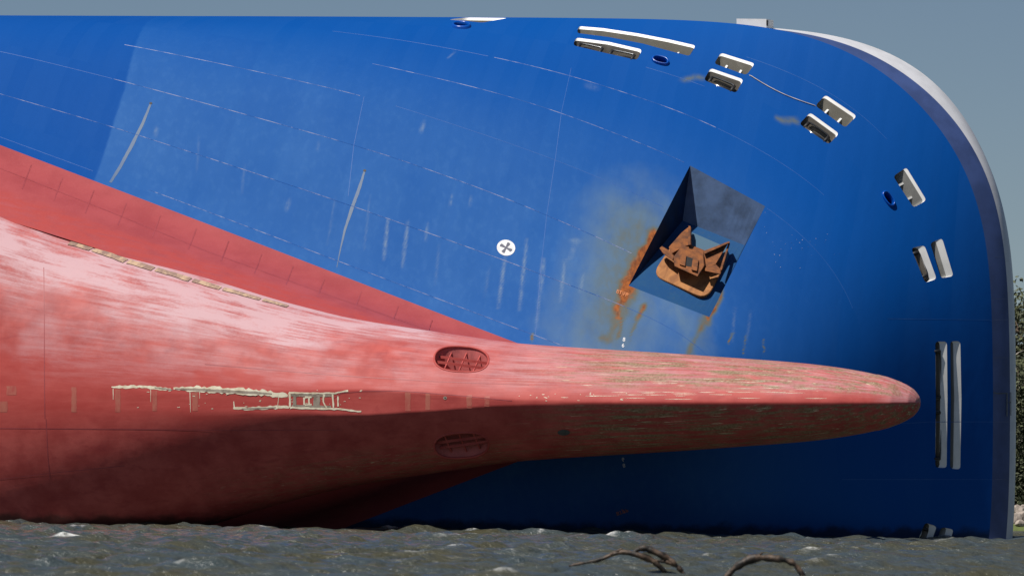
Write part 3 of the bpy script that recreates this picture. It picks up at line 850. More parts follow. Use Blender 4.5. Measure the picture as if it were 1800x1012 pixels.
for line, mt in [([(1004,120),(987,197),(976,280),(961,378),(950,480),(941,590)], 'weld_faint'), ([(640,170),(622,255),(612,345)], 'weld_faint'),
                 ([(1560,745),(1640,741),(1745,741)], 'weld_faint'), ([(1480,842),(1640,842),(1745,842)], 'weld_faint'), ([(1560,560),(1745,562)], 'weld_faint')]:
    V, Fc = ribbon(hull, line, .010, .005, 10); mesh_obj('weld_seam', V, Fc, M[mt], ship)
for line in [[(0,296),(187,370),(367,443),(590,523),(780,590)]]:
    V, Fc = ribbon(redhull, line, .03, .006, 12); mesh_obj('weld_seam', V, Fc, M['weld_red'], ship)
for k, (x0, y0) in enumerate([(55,290),(110,312),(165,335),(222,357),(282,379),(345,402),(402,424),(460,447),(515,468),(570,490),(635,512),(700,538),(760,562)]):
    L = 42 - k * 1.2
    V, Fc = ribbon(redhull, [(x0, y0), (x0 - L * .38, y0 + L)], .028, .006, 6, .3, k); mesh_obj('weld_seam', V, Fc, M['weld_red'], ship)

# --- drain holes with the stain under each
for line, wd in [([(265,182),(252,215),(232,255),(212,292),(194,321)], [.05,.07,.085,.08,.06]), ([(641,300),(632,330),(618,368),(606,405),(599,435),(592,470)], [.045,.075,.08,.055,.03,.015])]:
    V, Fc = ribbon(hull, line, wd, .006, 5, .12, 3); so = mesh_obj('drain_stain', V, Fc, M['grime'], ship)
    p = hull.at(*line[0], .012); n = hull.nor(*line[0]); a = np.cross(n, [0, 1, 0]); a /= np.linalg.norm(a); b = np.cross(n, a)
    V = [p + (a * math.cos(t) + b * math.sin(t)) * .075 for t in np.linspace(0, 2 * math.pi, 13)[:-1]]
    mesh_obj('drain_hole', V, [tuple(range(12))], M['black'], ship)

# --- thruster roundel
cx, cy, ra, rb, tilt = 889.5, 435.5, 16.2, 13.9, .18
def rnd(r, t):
    x, y = ra * r * math.cos(t), rb * r * math.sin(t); return (cx + x * math.cos(tilt) - y * math.sin(tilt), cy + x * math.sin(tilt) + y * math.cos(tilt))
V = [hull.at(*rnd(1, t), .010) for t in np.linspace(0, 2 * math.pi, 41)[:-1]]
disc = mesh_obj('thruster_mark', V, [tuple(range(40))], M['mark_white'], ship)
for k in range(4):
    t0 = -1.27 + k * math.pi / 2
    pts = [rnd(.08, t0 - 1.2), rnd(.68, t0 - .24), rnd(.74, t0), rnd(.68, t0 + .36), rnd(.08, t0 + 1.2)]
    mesh_obj('blade', [hull.at(*p, .016) for p in pts], [tuple(range(len(pts)))], M['mark_dark'], disc)
hubp = [rnd(.16, t) for t in np.linspace(0, 2 * math.pi, 13)[:-1]]
mesh_obj('hub', [hull.at(*p, .018) for p in hubp], [tuple(range(12))], M['mark_dark'], disc)

# --- lettering
def text_mark(txt, px, py, size, ang, mat, name, surf=None, mirror=False, off=.012):
    cu = bpy.data.curves.new('lettering', 'FONT'); cu.body = txt; cu.align_x = 'CENTER'; cu.align_y = 'CENTER'; cu.size = 1.0; cu.offset = 0.012
    ob = bpy.data.objects.new('lettering_source', cu); COL.objects.link(ob)
    dg = bpy.context.evaluated_depsgraph_get(); me = ob.evaluated_get(dg).to_mesh()
    V2 = [(v.co.x, v.co.y) for v in me.vertices]; Fc = [tuple(p.vertices) for p in me.polygons]
    bpy.data.objects.remove(ob); bpy.data.curves.remove(cu)
    ca, sa = math.cos(ang), math.sin(ang); V = []
    for x, y in V2:
        X, Y = x * size, -y * size
        p = hull.at(px + X * ca - Y * sa, py + X * sa + Y * ca, off)
        if mirror: p = p * np.array([1, -1, 1])
        V.append(p)
    return mesh_obj(name, V, Fc, mat, ship)
text_mark('8', 1096.8, 596.8, 9.5, .1, M['mark_white'], 'draught_mark')
text_mark('6', 1095.2, 607.2, 9.5, .1, M['mark_white'], 'draught_mark')
text_mark('BT|FP', 1093.6, 515.5, 9.0, .33, M['mark_orange'], 'frame_mark')
text_mark('8', 1096.8, 596.8, 9.5, .1, M['mark_white'], 'draught_mark', mirror=True)
text_mark('6', 1095.2, 607.2, 9.5, .1, M['mark_white'], 'draught_mark', mirror=True)
text_mark('BT|FP', 1093.6, 515.5, 9.0, .33, M['mark_orange'], 'frame_mark', mirror=True)

# --- flecks of chipped paint on the shoulder of the bow
rr = random.Random(5); V, Fc = [], []
for k in range(34):
    x, y = rr.gauss(1385, 32), rr.gauss(430, 18)
    p = hull.at(x, y, .008); n = hull.nor(x, y); a = np.cross(n, [0, 1, 0]); a /= np.linalg.norm(a); b = np.cross(n, a); s0 = rr.uniform(.012, .035)
    i0 = len(V); V += [p + a * s0, p + b * s0 * .7, p - a * s0 * .8, p - b * s0]; Fc.append((i0, i0 + 1, i0 + 2, i0 + 3))
o = mesh_obj('paint_chips', V, Fc, M['weld'], ship); o['kind'] = 'stuff'

# ------------------------------------------------------------------ bottom and bulbous bow
UC = 4.8
WT = [(1618,0),(1616,9),(1611,17),(1604,24.5),(1592,32),(1580,37.5),(1560,45),(1540,50),(1500,58),(1440,66.5),(1380,72),(1280,79),(1200,85),(1000,97),(900,104),(780,122),(690,135),(600,150),(490,180),(370,218),(245,253),(120,288),(0,331),(-150,385),(-300,425),(-1000,560)]
stX = np.concatenate([1618 - 60 * np.linspace(0, 1, 40)**2, np.linspace(1556, -120, 520), np.linspace(-150, -1000, 20)])
wx = np.array([w[0] for w in WT][::-1], float); wv = np.array([w[1] for w in WT][::-1], float)
wpx = np.interp(stX, wx, wv)
tipm = stX > 1540
wpx_s = gsmooth(wpx, 9); wpx = np.where(tipm, wpx, wpx_s * sstep(1600, 1540, stX) + wpx * (1 - sstep(1600, 1540, stX)))
Dn = np.interp(stX, [-1000, 0, 600, 1000, 1300, 1500, 1580, 1605, 1614, 1618], [4.8, 4.8, 4.5, 3.9, 3.4, 2.5, 1.55, .95, .5, 0])
Df = np.interp(stX, [-1000, 600, 1000, 1300, 1500, 1580, 1605, 1614, 1618], [3.0, 3.0, 3.2, 3.0, 2.3, 1.4, .85, .45, 0])
Dn = np.where(stX > 1545, Dn, gsmooth(Dn, 12)); Df = np.where(stX > 1545, Df, gsmooth(Df, 12))
pexp = np.interp(stX, [-200, 250, 500, 700, 1000, 1618], [2.05, 1.7, 1.32, 1.15, 1.30, 1.5])
NV = 150
vv = np.linspace(-1, 1, NV); vs = np.sin(vv * math.pi / 2)
vs = np.sign(vs) * np.abs(vs)
G = []; SV = []
for k, X in enumerate(stX):
    c = pix_U(X, CROW, UC); e = pix_U(X, CROW - wpx[k], UC); wm = e[1] - c[1]
    v0 = np.interp(X, [100, 350, 560, 700, 820, 920, 1100], [0, .05, .11, .15, .11, .045, 0])
    va_ = np.clip((np.abs(vs) - v0) / (1 - v0), 0, 1)
    g = (1 - va_ ** pexp[k]) ** (1 / 1.9)
    low = np.stack([np.full(NV, c[0]), wm * vs, UC - Dn[k] * g], -1)
    # flat keel plate sliced off the point of the section
    fl = sstep(588, 640, X) * (1 - sstep(700, 960, X))
    if fl > 0:
        lim = UC - Dn[k] * (1 - .004 * fl); low[:, 2] = np.maximum(low[:, 2], lim)
    ang = np.linspace(0, math.pi, 42)[1:-1]
    upp = np.stack([np.full(40, c[0]), wm * np.cos(ang), UC + Df[k] * np.sin(ang)], -1)
    G.append(np.concatenate([upp[20:], low, upp[:20]]))      # from the top, down the starboard side, under the keel, up the port side
    SV.append(np.concatenate([np.full(20, -1.05), vs, np.full(20, 1.05)]))
G = np.array(G); SV = np.array(SV)
bulb = Surf(G)
bulb.orient(300, 20 + NV // 2 + 30)
SX = stX[:, None] * np.ones_like(SV)
pn = fbm(SX / 70, SV * 5, 4, 31); pn2 = fbm(SX / 160, SV * 3, 3, 41)
aft = 1 - sstep(700, 1000, SX)
edge = sstep(.48, .84, SV + (pn2 - .5) * .55 - .20 * sstep(350, 800, SX))
scuff = aft * (edge * 1.0 + .30 * sstep(.05, .35, SV) * (pn > .35) * sstep(.35, .6, pn)) * (1 - .5 * sstep(0, -300, SX))
scuff = np.maximum(scuff, (1 - aft) * (sstep(.12, .45, SV + (pn - .5) * .3) * .42))
scuff = np.maximum(scuff, sstep(1540, 1600, SX) * .5 * sstep(-.4, 0, SV))
scuff = np.where(SV < .02, scuff * .25, scuff)
foulA = sstep(900, 1150, SX) * (sstep(.22, .4, SV) * .9 + sstep(-.02, -.1, SV) * 1.0)
foulA = np.maximum(foulA, .5 * sstep(-.5, -.8, SV) * sstep(300, 700, SX))
foulA = np.clip(foulA, 0, 1) * (1 - .6 * sstep(1560, 1610, SX) * (SV > 0))
freshA = sstep(.42, .22, SV) * sstep(-.3, .0, SV) * (.4 + .6 * (1 - sstep(500, 900, SX)))
TH = ellipse_px(811, 631, 48, 22.5, .05, 44)
th_u = bulb.add_hole_px(TH)
th_l = [(a, bulb.nj - 1 - b) for a, b in th_u]; bulb.holes.append(th_l)
bo = bulb.build('bulbous_bow', M['red'], ship, dict(scuff=scuff, foul=foulA, fresh=freshA, vee=SV))
bo['label'] = 'worn red bulbous bow and bottom with pale scuff marks'
M['tunnel'] = simple_mat('tunnel_red', (0.46, 0.11, 0.105), .7, 0, .2)
# --- thruster tunnels with their gratings
for ij, sg in ((th_u, 1), (th_l, -1)):
    P = np.array([bulb.ev(*p) for p in ij]); m = len(P); d = np.array([0, -sg * 1.0, .0])
    ctr = P.mean(0)
    yb = P[:, 1].copy(); yb = ctr[1] - sg * .8
    back = P.copy(); back[:, 1] = np.where(sg > 0, np.minimum(P[:, 1] - .25, yb), np.maximum(P[:, 1] + .25, yb))
    N = np.array([bulb.ev(p[0], p[1], bulb.N) for p in ij])
    V = [tuple(p) for p in P] + [tuple(p) for p in back] + [tuple(back.mean(0))]
    Fc = [(k, (k + 1) % m, m + (k + 1) % m, m + k) for k in range(m)] + [(m + k, m + (k + 1) % m, 2 * m) for k in range(m)]
    tn = mesh_obj('thruster_tunnel', V, Fc, M['tunnel'], ship)
    # rounded lip
    V, Fc = tube([P[k] + N[k] * -.02 for k in range(m)], .06, 6, True); mesh_obj('tunnel_lip', V, Fc, M['red'], tn, True)
    f0, f1 = P[:, 0].min(), P[:, 0].max(); u0, u1 = P[:, 2].min(), P[:, 2].max()
    def chord(val, axis):
        o = 2 if axis == 0 else 0; hits = []
        for k in range(m):
            a, b = P[k], P[(k + 1) % m]
            if (a[axis] - val) * (b[axis] - val) < 0:
                t = (val - a[axis]) / (b[axis] - a[axis]); hits.append(a + (b - a) * t)
        return hits
    for t in (.22, .48, .74):
        h = chord(f0 + (f1 - f0) * t, 0)
        if len(h) >= 2:
            a, b = h[0] + np.array([0, -sg * .30, 0]), h[1] + np.array([0, -sg * .30, 0])
            V, Fc = tube([a, b], .04, 4); mesh_obj('grating_bar', V, Fc, M['red'], tn)
    for t in (.25, .48, .70):
        h = chord(u0 + (u1 - u0) * t, 2)
        if len(h) >= 2:
            a, b = h[0] + np.array([0, -sg * .36, 0]), h[1] + np.array([0, -sg * .36, 0])
            V, Fc = tube([a, b], .085, 4); mesh_obj('grating_bar', V, Fc, M['red'], tn)
# --- scraped primer ledge along the turn of the bilge
ledge = [(-120,352),(0,378),(60,397),(122,421),(161,432),(163,433),(222,455),(224,456),(270,468),(273,469),(335,487),(338,488),(388,502),(391,503),(458,522),(461,523),(526,542),(529,543),(600,561)]
segs = [(122,420,160,431),(164,432,221,452),(225,453,269,466),(274,467,334,485),(339,486,387,500),(392,501,457,519),(462,520,505,532)]
for k, (x0, y0, x1, y1) in enumerate(segs):
    V, Fc = ribbon(bulb, [(x0, y0 + 7), ((x0 + x1) / 2, (y0 + y1) / 2 + 6.6), (x1, y1 + 7)], [.26 - .015 * k] * 3, .03, 8, .12, k)
    mesh_obj('scraped_strip', V, Fc, M['tan'], ship)

# --- paint scars under the keel
def scar(line, w, mat, seed, jit=.6, off=.008, step=4.5):
    jit *= .75; w = [x * .78 for x in w]
    V, Fc = ribbon(bulb, line, w, off, step, jit, seed); mesh_obj('paint_scar', V, Fc, mat, ship)
scar([(196,680),(215,679.5),(250,679),(268,681),(300,684)], [.03,.10,.07,.12,.05], M['cream_scar'], 1)
scar([(272,681),(296,683.5),(303,685)], [.03,.05,.02], M['grey_scar'], 2, .4, .012)
scar([(305,682.5),(345,683),(400,686),(450,689),(480,692),(506,695)], [.07,.16,.17,.16,.16,.09], M['cream_scar'], 3)
scar([(308,683),(345,684.5),(400,687.5),(450,690),(478,692)], [.04,.08,.09,.08,.03], M['grey_scar'], 4, .25, .013)
scar([(410,717),(440,717.5),(480,715.5),(508,715)], [.05,.09,.09,.06], M['cream_scar'], 5)
scar([(425,718),(450,717.5),(485,716)], [.03,.05,.03], M['grey_scar'], 6, .4, .013)
scar([(411,705),(412,715)], [.03,.04], M['cream_scar'], 7)
fr = [((509,690),(510,716)),((508,690),(592,691)),((510,716),(592,718.5)),((535,698),(535,711)),((536,698),(548,698)),((543,698),(544,711)),((536,711),(548,711)),((570,693),(568,705)),((568,705),(574,716)),((585,691),(586,716)),((588,691),(612,686)),((594,696),(594,714)),((592,718),(635,723))]
for k, (a, b) in enumerate(fr): scar([a, ((a[0] + b[0]) / 2, (a[1] + b[1]) / 2), b], [.055, .045, .05], M['cream_scar'], 20 + k, .6, .014)
scar([(512,694),(550,694.5),(584,695)], [.08,.09,.06], M['grey_scar'], 40, .3, .009)
scar([(513,713),(550,714),(582,715)], [.07,.07,.07], M['grey_scar'], 41, .3, .009)
scar([(557,694),(557,714)], [.20,.20], M['grey_scar'], 42, .2, .010)
scar([(518,696),(518,712)], [.10,.10], M['grey_scar'], 43, .2, .0105)
for k, (a, b, w) in enumerate([((199,683),(199,702),.022),((265,684),(265,706),.018),((334,688),(335,724),.022),((351,688),(351,700),.015),((490,698),(488,714),.02)]):
    scar([a, b], [w, w * .6], M['cream_scar'], 50 + k, .4)
for k, (x, y0, y1, w) in enumerate([(207,684,724,.16),(272,686,722,.14),(343,690,722,.17),(130,680,724,.16),(5,705,724,.28),(717,689,722,.16),(752,690,720,.14),(825,694,717,.16),(856,696,714,.15),(20,678,694,.3)]):
    scar([(x, y0), (x, y1)], [w, w], M['sand_scar'], 60 + k, .15, .005, 4)
for k in range(36):
    x = rr.uniform(960, 1420); y = rr.uniform(665, 701); L = rr.uniform(12, 55)
    scar([(x, y), (x + L / 2, y + .4), (x + L, y + .3)], [.004, .013, .004], M['cream_scar'], 80 + k, .6, .006, 3)
for line in [[(77,470),(78,560),(78,650),(79,735)], [(81,736),(84,800),(88,840)]]:
    V, Fc = ribbon(bulb, line, .018, .006, 8); mesh_obj('weld_seam', V, Fc, M['weld_red'], ship)
for line in [[(-40,752),(100,753),(250,754),(420,756),(600,755)], [(-40,846),(80,832),(220,818)], [(360,640),(600,660),(760,670),(930,676)], [(588,714),(586,700),(600,691),(640,687),(700,686.5),(800,694),(900,704)]]:
    V, Fc = ribbon(bulb, line, .016, .006, 10); mesh_obj('weld_seam', V, Fc, M['weld_red'], ship)
plug = [bulb.at(782.5 + 3.2 * math.cos(t), 699 + 3.0 * math.sin(t), .012) for t in np.linspace(0, 6.283, 15)[:-1]]
po = mesh_obj('drain_plug', plug, [tuple(range(14))], M['grey_scar'], ship)
plug = [bulb.at(782.5 + 1.2 * math.cos(t), 699 + 1.2 * math.sin(t), .02) for t in np.linspace(0, 6.283, 11)[:-1]]
mesh_obj('plug_hole', plug, [tuple(range(10))], M['black'], po)

fit = [bulb.at(991 + 11 * math.cos(t), 759.5 + 5.2 * math.sin(t), .012) for t in np.linspace(0, 6.283, 19)[:-1]]
mesh_obj('hull_fitting', fit, [tuple(range(18))], M['steel'], ship)
for k in range(60):
    x = rr.choice([rr.uniform(240, 520), rr.uniform(420, 640), rr.uniform(900, 1100)]); y = rr.uniform(684, 720) if x < 700 else rr.uniform(690, 704); L = rr.uniform(1, 5)
    scar([(x, y), (x + L, y + rr.uniform(-.6, .6))], [.012, .02], M['cream_scar'], 200 + k, .5, .010, 2)
# --- white locker standing on the rim
A = [pix_U(1299.5, 34.2, 26.0), pix_U(1352, 34.8, 26.0), pix_U(1352, 54, 26.0), pix_U(1299.5, 50, 26.0)]
V = [p - np.array([0, 0, .5]) for p in A] + [p + np.array([0, 0, .8]) for p in A]
lk = mesh_obj('rim_locker', V, [(3, 2, 1, 0), (4, 5, 6, 7), (0, 1, 5, 4), (1, 2, 6, 5), (2, 3, 7, 6), (3, 0, 4, 7)], M['white'], ship)
B = [pix_U(1347, 36, 25.49), pix_U(1350.5, 36, 25.49), pix_U(1350.5, 46.5, 25.49), pix_U(1347, 45.5, 25.49)]
mesh_obj('dark_end_panel', B, [(0, 1, 2, 3)], M['black'], lk)
M['band_seam'] = simple_mat('rim_seam', (0.09, 0.12, 0.22), .6)
# pipe bracket on the rim
for line, w in [([(1745,691),(1770,691)], .02), ([(1769,690),(1769,731)], .035), ([(1778,690),(1777,728)], .03), ([(1772,706),(1776,706)], .03)]:
    V, Fc = ribbon(band, line, w, .05, 5); mesh_obj('rim_bracket', V, Fc, M['steel'], ship)
for y in (452, 525, 562, 628, 741, 842):
    V, Fc = ribbon(band, [(1748, y), (1760, y), (1774, y)], .012, .006, 6); mesh_obj('weld_seam', V, Fc, M['band_seam'], ship)

# ------------------------------------------------------------------ mooring rope between two ports
pa, pb = hull.at(1315, 131, -.05), hull.at(1436, 187.5, -.05)
pts = []
for t in np.linspace(0, 1, 26):
    p = pa + (pb - pa) * t; x = 1315 + 121 * t; y = 131 + 56.5 * t + 7 * math.sin(math.pi * t) * (1 - .25 * t)
    pts.append(hull.at(x, y, .04 if .02 < t < .98 else -.05))
V, Fc = tube(pts, .017, 8)
rope = mesh_obj('mooring_rope', V, Fc, simple_mat('grey_rope', (0.62, 0.57, 0.50), .9), None, True); rope.matrix_world = SHIP_M
tag(rope, 'slack grey mooring rope hanging between two white bow openings', 'rope')

# ------------------------------------------------------------------ water
m, nt, b = new_mat('river_water'); q = NB(nt); co = q.co()
fo = q.attr('foam')
n1 = q.noise(q.co((.55, .8, 1)), 1.0, 6, .58, .3); n2 = q.noise(q.co((.6, 1, 1)), 4.0, 4, .6); big = q.noise(q.co((.35, .9, 1)), .8, 4)
c = q.mix(q.ramp(big, .35, .65), (0.070, 0.068, 0.042), (0.058, 0.076, 0.082))  # bluish patches in the base colour stand for sky reflected on the ripples
ff = q.math('MULTIPLY', fo, q.ramp(q.noise(co, 5.0, 6, .7), .36, .58))
c = q.mix(q.math('MINIMUM', ff, 1.0), c, (0.72, 0.73, 0.72))
q.link(c, b.inputs['Base Color'])
q.link(q.math('ADD', q.math('MULTIPLY', ff, .45), .22), b.inputs['Roughness']); b.inputs['IOR'].default_value = 1.333
q.bump(q.math('ADD', n1, q.math('MULTIPLY', n2, .40)), 1.0, .40, b)
M['water'] = m
xs = np.arange(-50, 50.01, .19); ys = np.concatenate([np.arange(150, 215, .17), np.arange(215, 345, .30)])
Xg, Yg = np.meshgrid(xs, ys, indexing='ij')
Hh = np.zeros_like(Xg); wr = np.random.default_rng(12)
for k in range(64):
    lam = 0.7 * (12 / 0.7) ** (wr.random()); th = wr.normal(-1.15, .55); kk = 2 * math.pi / lam
    amp = .0135 * lam ** .62 * np.exp(-(lam / 9) ** 2) * wr.uniform(.6, 1.3)
    ph = kk * (Xg * math.cos(th) + Yg * math.sin(th)) + wr.uniform(0, 6.28)
    Hh += amp * (np.cos(ph) + .22 * np.cos(2 * ph))
gust = .55 + .9 * fbm(Xg / 14, Yg / 22, 3, 5)
Hh *= gust
ed = sstep(0, 6, Xg + 50) * sstep(0, 6, 50 - Xg) * sstep(0, 6, Yg - 150) * sstep(0, 12, 345 - Yg)
Hh *= ed
rough = fbm(Xg / 2.2, Yg / 2.6, 3, 9)
sl = np.gradient(Hh, axis=1)
foam = sstep(.26, .35, Hh) * sstep(.56, .68, rough) * sstep(.4, .6, fbm(Xg / .6, Yg / .9, 2, 77)) * 1.2
# lapping foam where the hull stands in the water
from mathutils.kdtree import KDTree
wl = []
Rw = np.array(SHIP_M)
for g in (Gb, Gr, G, Gw):
    p = g.reshape(-1, 3) @ Rw[:3, :3].T + Rw[:3, 3]; wl.append(p[np.abs(p[:, 2]) < .12])
wl = np.concatenate(wl); kd = KDTree(len(wl))
for k, p in enumerate(wl): kd.insert((p[0], p[1], 0), k)
kd.balance()
Vw = np.stack([Xg, Yg, Hh], -1).reshape(-1, 3); near = np.full(len(Vw), 9.0)
ym = wl[:, 1].min() - 2
for k in np.nonzero((Vw[:, 1] > ym) & (Vw[:, 1] < wl[:, 1].max() + 2))[0]:
    near[k] = kd.find((Vw[k, 0], Vw[k, 1], 0))[2]
lap = sstep(.9, .1, near.reshape(Xg.shape)) * sstep(.50, .70, fbm(Xg / 1.1, Yg / 1.1, 3, 55))
foam = np.maximum(foam, lap * .9)
V = np.stack([Xg, Yg, Hh], -1).reshape(-1, 3); nj = len(ys)
i, j = np.meshgrid(np.arange(len(xs) - 1), np.arange(nj - 1), indexing='ij'); a = (i * nj + j).ravel()
me = np_mesh('water', V, np.stack([a, a + nj, a + nj + 1, a + 1], -1))
wat = finish('water', me, M['water'], None, True, None, dict(foam=foam.ravel())); tag(wat, kind='structure')
R = 9000
V = [(-R, -200, 0), (R, -200, 0), (R, 150, 0), (-R, 150, 0), (-R, 345, 0), (R, 345, 0), (R, R, 0), (-R, R, 0), (-50, 150, 0), (50, 150, 0), (50, 345, 0), (-50, 345, 0)]
far = mesh_obj('water_far', V, [(0, 1, 2, 9, 8, 3), (3, 8, 11, 4), (9, 2, 5, 10), (4, 11, 10, 5, 6, 7)], M['water']); tag(far, kind='structure')

# ------------------------------------------------------------------ far shore on the right
M['soil'] = simple_mat('bank_soil', (0.13, 0.105, 0.065), .95, 0, .4, 1.5, .4)
M['grass'] = simple_mat('grass_green', (0.085, 0.11, 0.03), .9, 0, .4, 1.0)
M['stone'] = simple_mat('riprap_stone', (0.33, 0.28, 0.24), .9, 0, .4, 1.6, .5)
M['bark'] = simple_mat('bark', (0.12, 0.085, 0.06), .95, 0, .4, 3, .5)
M['pale_bark'] = simple_mat('bleached_wood', (0.46, 0.42, 0.37), .9, 0, .25, 3, .4)
M['leafA'] = simple_mat('leaf_dark', (0.050, 0.060, 0.026), .7, 0, .5, .8)
M['leafB'] = simple_mat('leaf_mid', (0.075, 0.085, 0.036), .7, 0, .5, .8)
SHY = 388.0
bx_ = np.linspace(-140, 220, 181); by_ = np.array([SHY - 3, SHY - 1.2, SHY, SHY + 1.4, SHY + 3, SHY + 8, SHY + 30, SHY + 90, SHY + 400])
bz = np.array([-.6, -.2, .45, 1.15, 1.4, 1.5, 1.7, 2.4, 4.0]); V = []
for x in bx_:
    for k, y in enumerate(by_): V.append((x, y + math.sin(x * .13) * 1.1 + math.sin(x * .41) * .5, bz[k] + (random.random() - .5) * .2 * (k > 1)))
nb = len(by_); Fc = [(i * nb + j, (i + 1) * nb + j, (i + 1) * nb + j + 1, i * nb + j + 1) for i in range(len(bx_) - 1) for j in range(nb - 1)]
bank = mesh_obj('river_bank', V, Fc, M['grass'], None, True); tag(bank, kind='structure')

def stone_mesh(seed):
    r = random.Random(seed); bm = bmesh.new(); bmesh.ops.create_icosphere(bm, subdivisions=2, radius=1)
    sx, sy, sz = r.uniform(.8, 1.25), r.uniform(.8, 1.2), r.uniform(.6, .9); pl = [(Vector((r.gauss(0, 1), r.gauss(0, 1), r.gauss(0, 1))).normalized(), r.uniform(.62, .85)) for _ in range(9)]
    for v in bm.verts:
        p = v.co
        for n, dd in pl:
            e = p.dot(n) - dd
            if e > 0: p = p - n * e
        v.co = Vector((p.x * sx, p.y * sy, p.z * sz))
    me = bpy.data.meshes.new('stone'); bm.to_mesh(me); bm.free(); me.materials.append(M['stone']); return me
stones = [stone_mesh(s) for s in range(6)]
lab = ['large pale riprap rock beside the ship\'s rim at the far shore', 'brown riprap rock at the water edge below the pale rock']
rs = random.Random(3); nst = 0
for (px, py, dd, sz) in [(1788, 899, 388.2, .42), (1797, 909, 387.6, .50), (1786, 913, 387.2, .42), (1799, 896, 389, .36), (1793, 921, 386.8, .40)]:
    p = at(px, py, dd); o = bpy.data.objects.new('shore_rock', stones[nst % 6]); COL.objects.link(o)
    o.location = p; o.scale = (sz, sz, sz); o.rotation_euler = (rs.uniform(0, 6), rs.uniform(0, 6), rs.uniform(0, 6))
    tag(o, ['pale riprap rock right beside the ship\'s rim on the far bank', 'brown riprap rock at the right picture edge above the waterline', 'low riprap rock against the ship\'s rim just above the water',
            'uppermost riprap rock at the right picture edge under the grass', 'lowest riprap rock touching the water at the right edge'][nst] if nst < 5 else 'riprap rock further along the far bank to the right', 'rock', 'riprap rocks on the far bank')
    nst += 1

def limb(bmV, bmF, a, b, r0, r1, bend, r, seg=6, n=5):
    pts = []; a, b = Vector(a), Vector(b); off = Vector((r.uniform(-1, 1), r.uniform(-1, 1), r.uniform(-.4, .4))) * bend
    for k in range(n + 1):
        t = k / n; pts.append(a.lerp(b, t) + off * math.sin(math.pi * t))
    V, Fc = tube(pts, [r0 + (r1 - r0) * k / n for k in range(n + 1)], seg); i0 = len(bmV); bmV += V; bmF += [tuple(i0 + x for x in f) for f in Fc]
    return pts
def make_tree(name, base, h, spread, seed, leafmat, label, bare=False, dens=1.0):
    r = random.Random(seed); t = empty(name, base); V, Fc = [], []; tips = []
    trunk = limb(V, Fc, (0, 0, -.4), (r.uniform(-.6, .6), r.uniform(-.5, .5), h * .62), h * .022, h * .010, h * .03, r, 8, 6)
    for k in range(9 if not bare else 8):
        f = r.uniform(.35, 1.0); s = trunk[int(f * 6)]; an = r.uniform(0, 6.28); L = spread * r.uniform(.55, 1.0)
        e = s + Vector((math.cos(an) * L, math.sin(an) * L, h * r.uniform(.10, .36)))
        if e.z > h: e.z = h * r.uniform(.9, 1)
        pts = limb(V, Fc, s, e, h * .009, h * .003, L * .18, r)
        for m in range(4):
            p = pts[r.randint(2, 5)]; q2 = p + Vector((r.uniform(-1, 1), r.uniform(-1, 1), r.uniform(-.1, .9))) * spread * .42
            limb(V, Fc, p, q2, h * .004, h * .0012, L * .08, r, 5, 3); tips.append(q2)
        tips.append(e)
    mesh_obj('trunk', V, Fc, M['pale_bark'] if bare else M['bark'], t, True)
    if not bare:
        LV_, LF = [], []
        for c in tips:
            cr = spread * r.uniform(.22, .42)
            for m in range(int(150 * dens)):
                d = Vector((r.gauss(0, 1), r.gauss(0, 1), r.gauss(0, .7))).normalized() * (cr * r.random() ** .45); p = c + d
                s = r.uniform(.10, .22); u = Vector((r.gauss(0, 1), r.gauss(0, 1), r.gauss(0, 1))).normalized(); w = u.orthogonal().normalized()
                i0 = len(LV_); LV_ += [p - u * s, p + w * s * .5, p + u * s, p - w * s * .5]; LF.append((i0, i0 + 1, i0 + 2, i0 + 3))
        mesh_obj('crown', LV_, LF, leafmat, t)
    tag(t, label, 'tree', 'trees on the far shore'); return t
def shore_xy(px, dist): p = at(px, 880, dist); return (p.x, p.y, 1.5)
make_tree('dead_tree', shore_xy(1801, 399), 13.0, 2.2, 4, None, 'bleached bare dead tree standing before the dark shore trees', bare=True)
make_tree('live_oak_tree', shore_xy(1775, 404), 17.8, 5.6, 11, M['leafA'], 'tall dark green tree rising just behind the ship\'s rim')
make_tree('live_oak_tree', shore_xy(1826, 402), 16.2, 5.4, 12, M['leafB'], 'lighter green shore tree at the right edge behind the dead tree')
make_tree('live_oak_tree', shore_xy(1800, 415), 12.5, 5.6, 13, M['leafA'], 'dense dark tree at the back of the shore at the right edge')
make_tree('live_oak_tree', shore_xy(1930, 405), 14.8, 5.6, 14, M['leafB'], 'spreading shore tree further right along the bank', dens=.7)
make_tree('live_oak_tree', shore_xy(2050, 409), 13.5, 5.6, 15, M['leafA'], 'last dark shore tree at the far right of the bank', dens=.7)
def make_bush(px, dist, h, w, seed, label):
    r = random.Random(seed); t = empty('shore_bush', shore_xy(px, dist)); V, Fc = [], []
    for k in range(7): limb(V, Fc, (0, 0, -.2), (r.uniform(-w, w) * .8, r.uniform(-w, w) * .6, h * r.uniform(.5, .95)), .05, .015, .2, r, 5, 3)
    mesh_obj('stem', V, Fc, M['bark'], t, True); LV_, LF = [], []
    for m in range(6000):
        p = Vector((r.gauss(0, w * .5), r.gauss(0, w * .4), h * (.03 + .95 * r.random())))
        s = r.uniform(.07, .17); u = Vector((r.gauss(0, 1), r.gauss(0, 1), r.gauss(0, 1))).normalized(); x = u.orthogonal().normalized()
        i0 = len(LV_); LV_ += [p - u * s, p + x * s * .5, p + u * s, p - x * s * .5]; LF.append((i0, i0 + 1, i0 + 2, i0 + 3))
    mesh_obj('foliage', LV_, LF, M['leafB' if seed % 2 else 'leafA'], t); tag(t, label, 'bush', 'bushes under the shore trees')
make_bush(1784, 394, 9.0, 2.6, 21, 'tall dark bush beside the ship\'s rim below the dead tree')
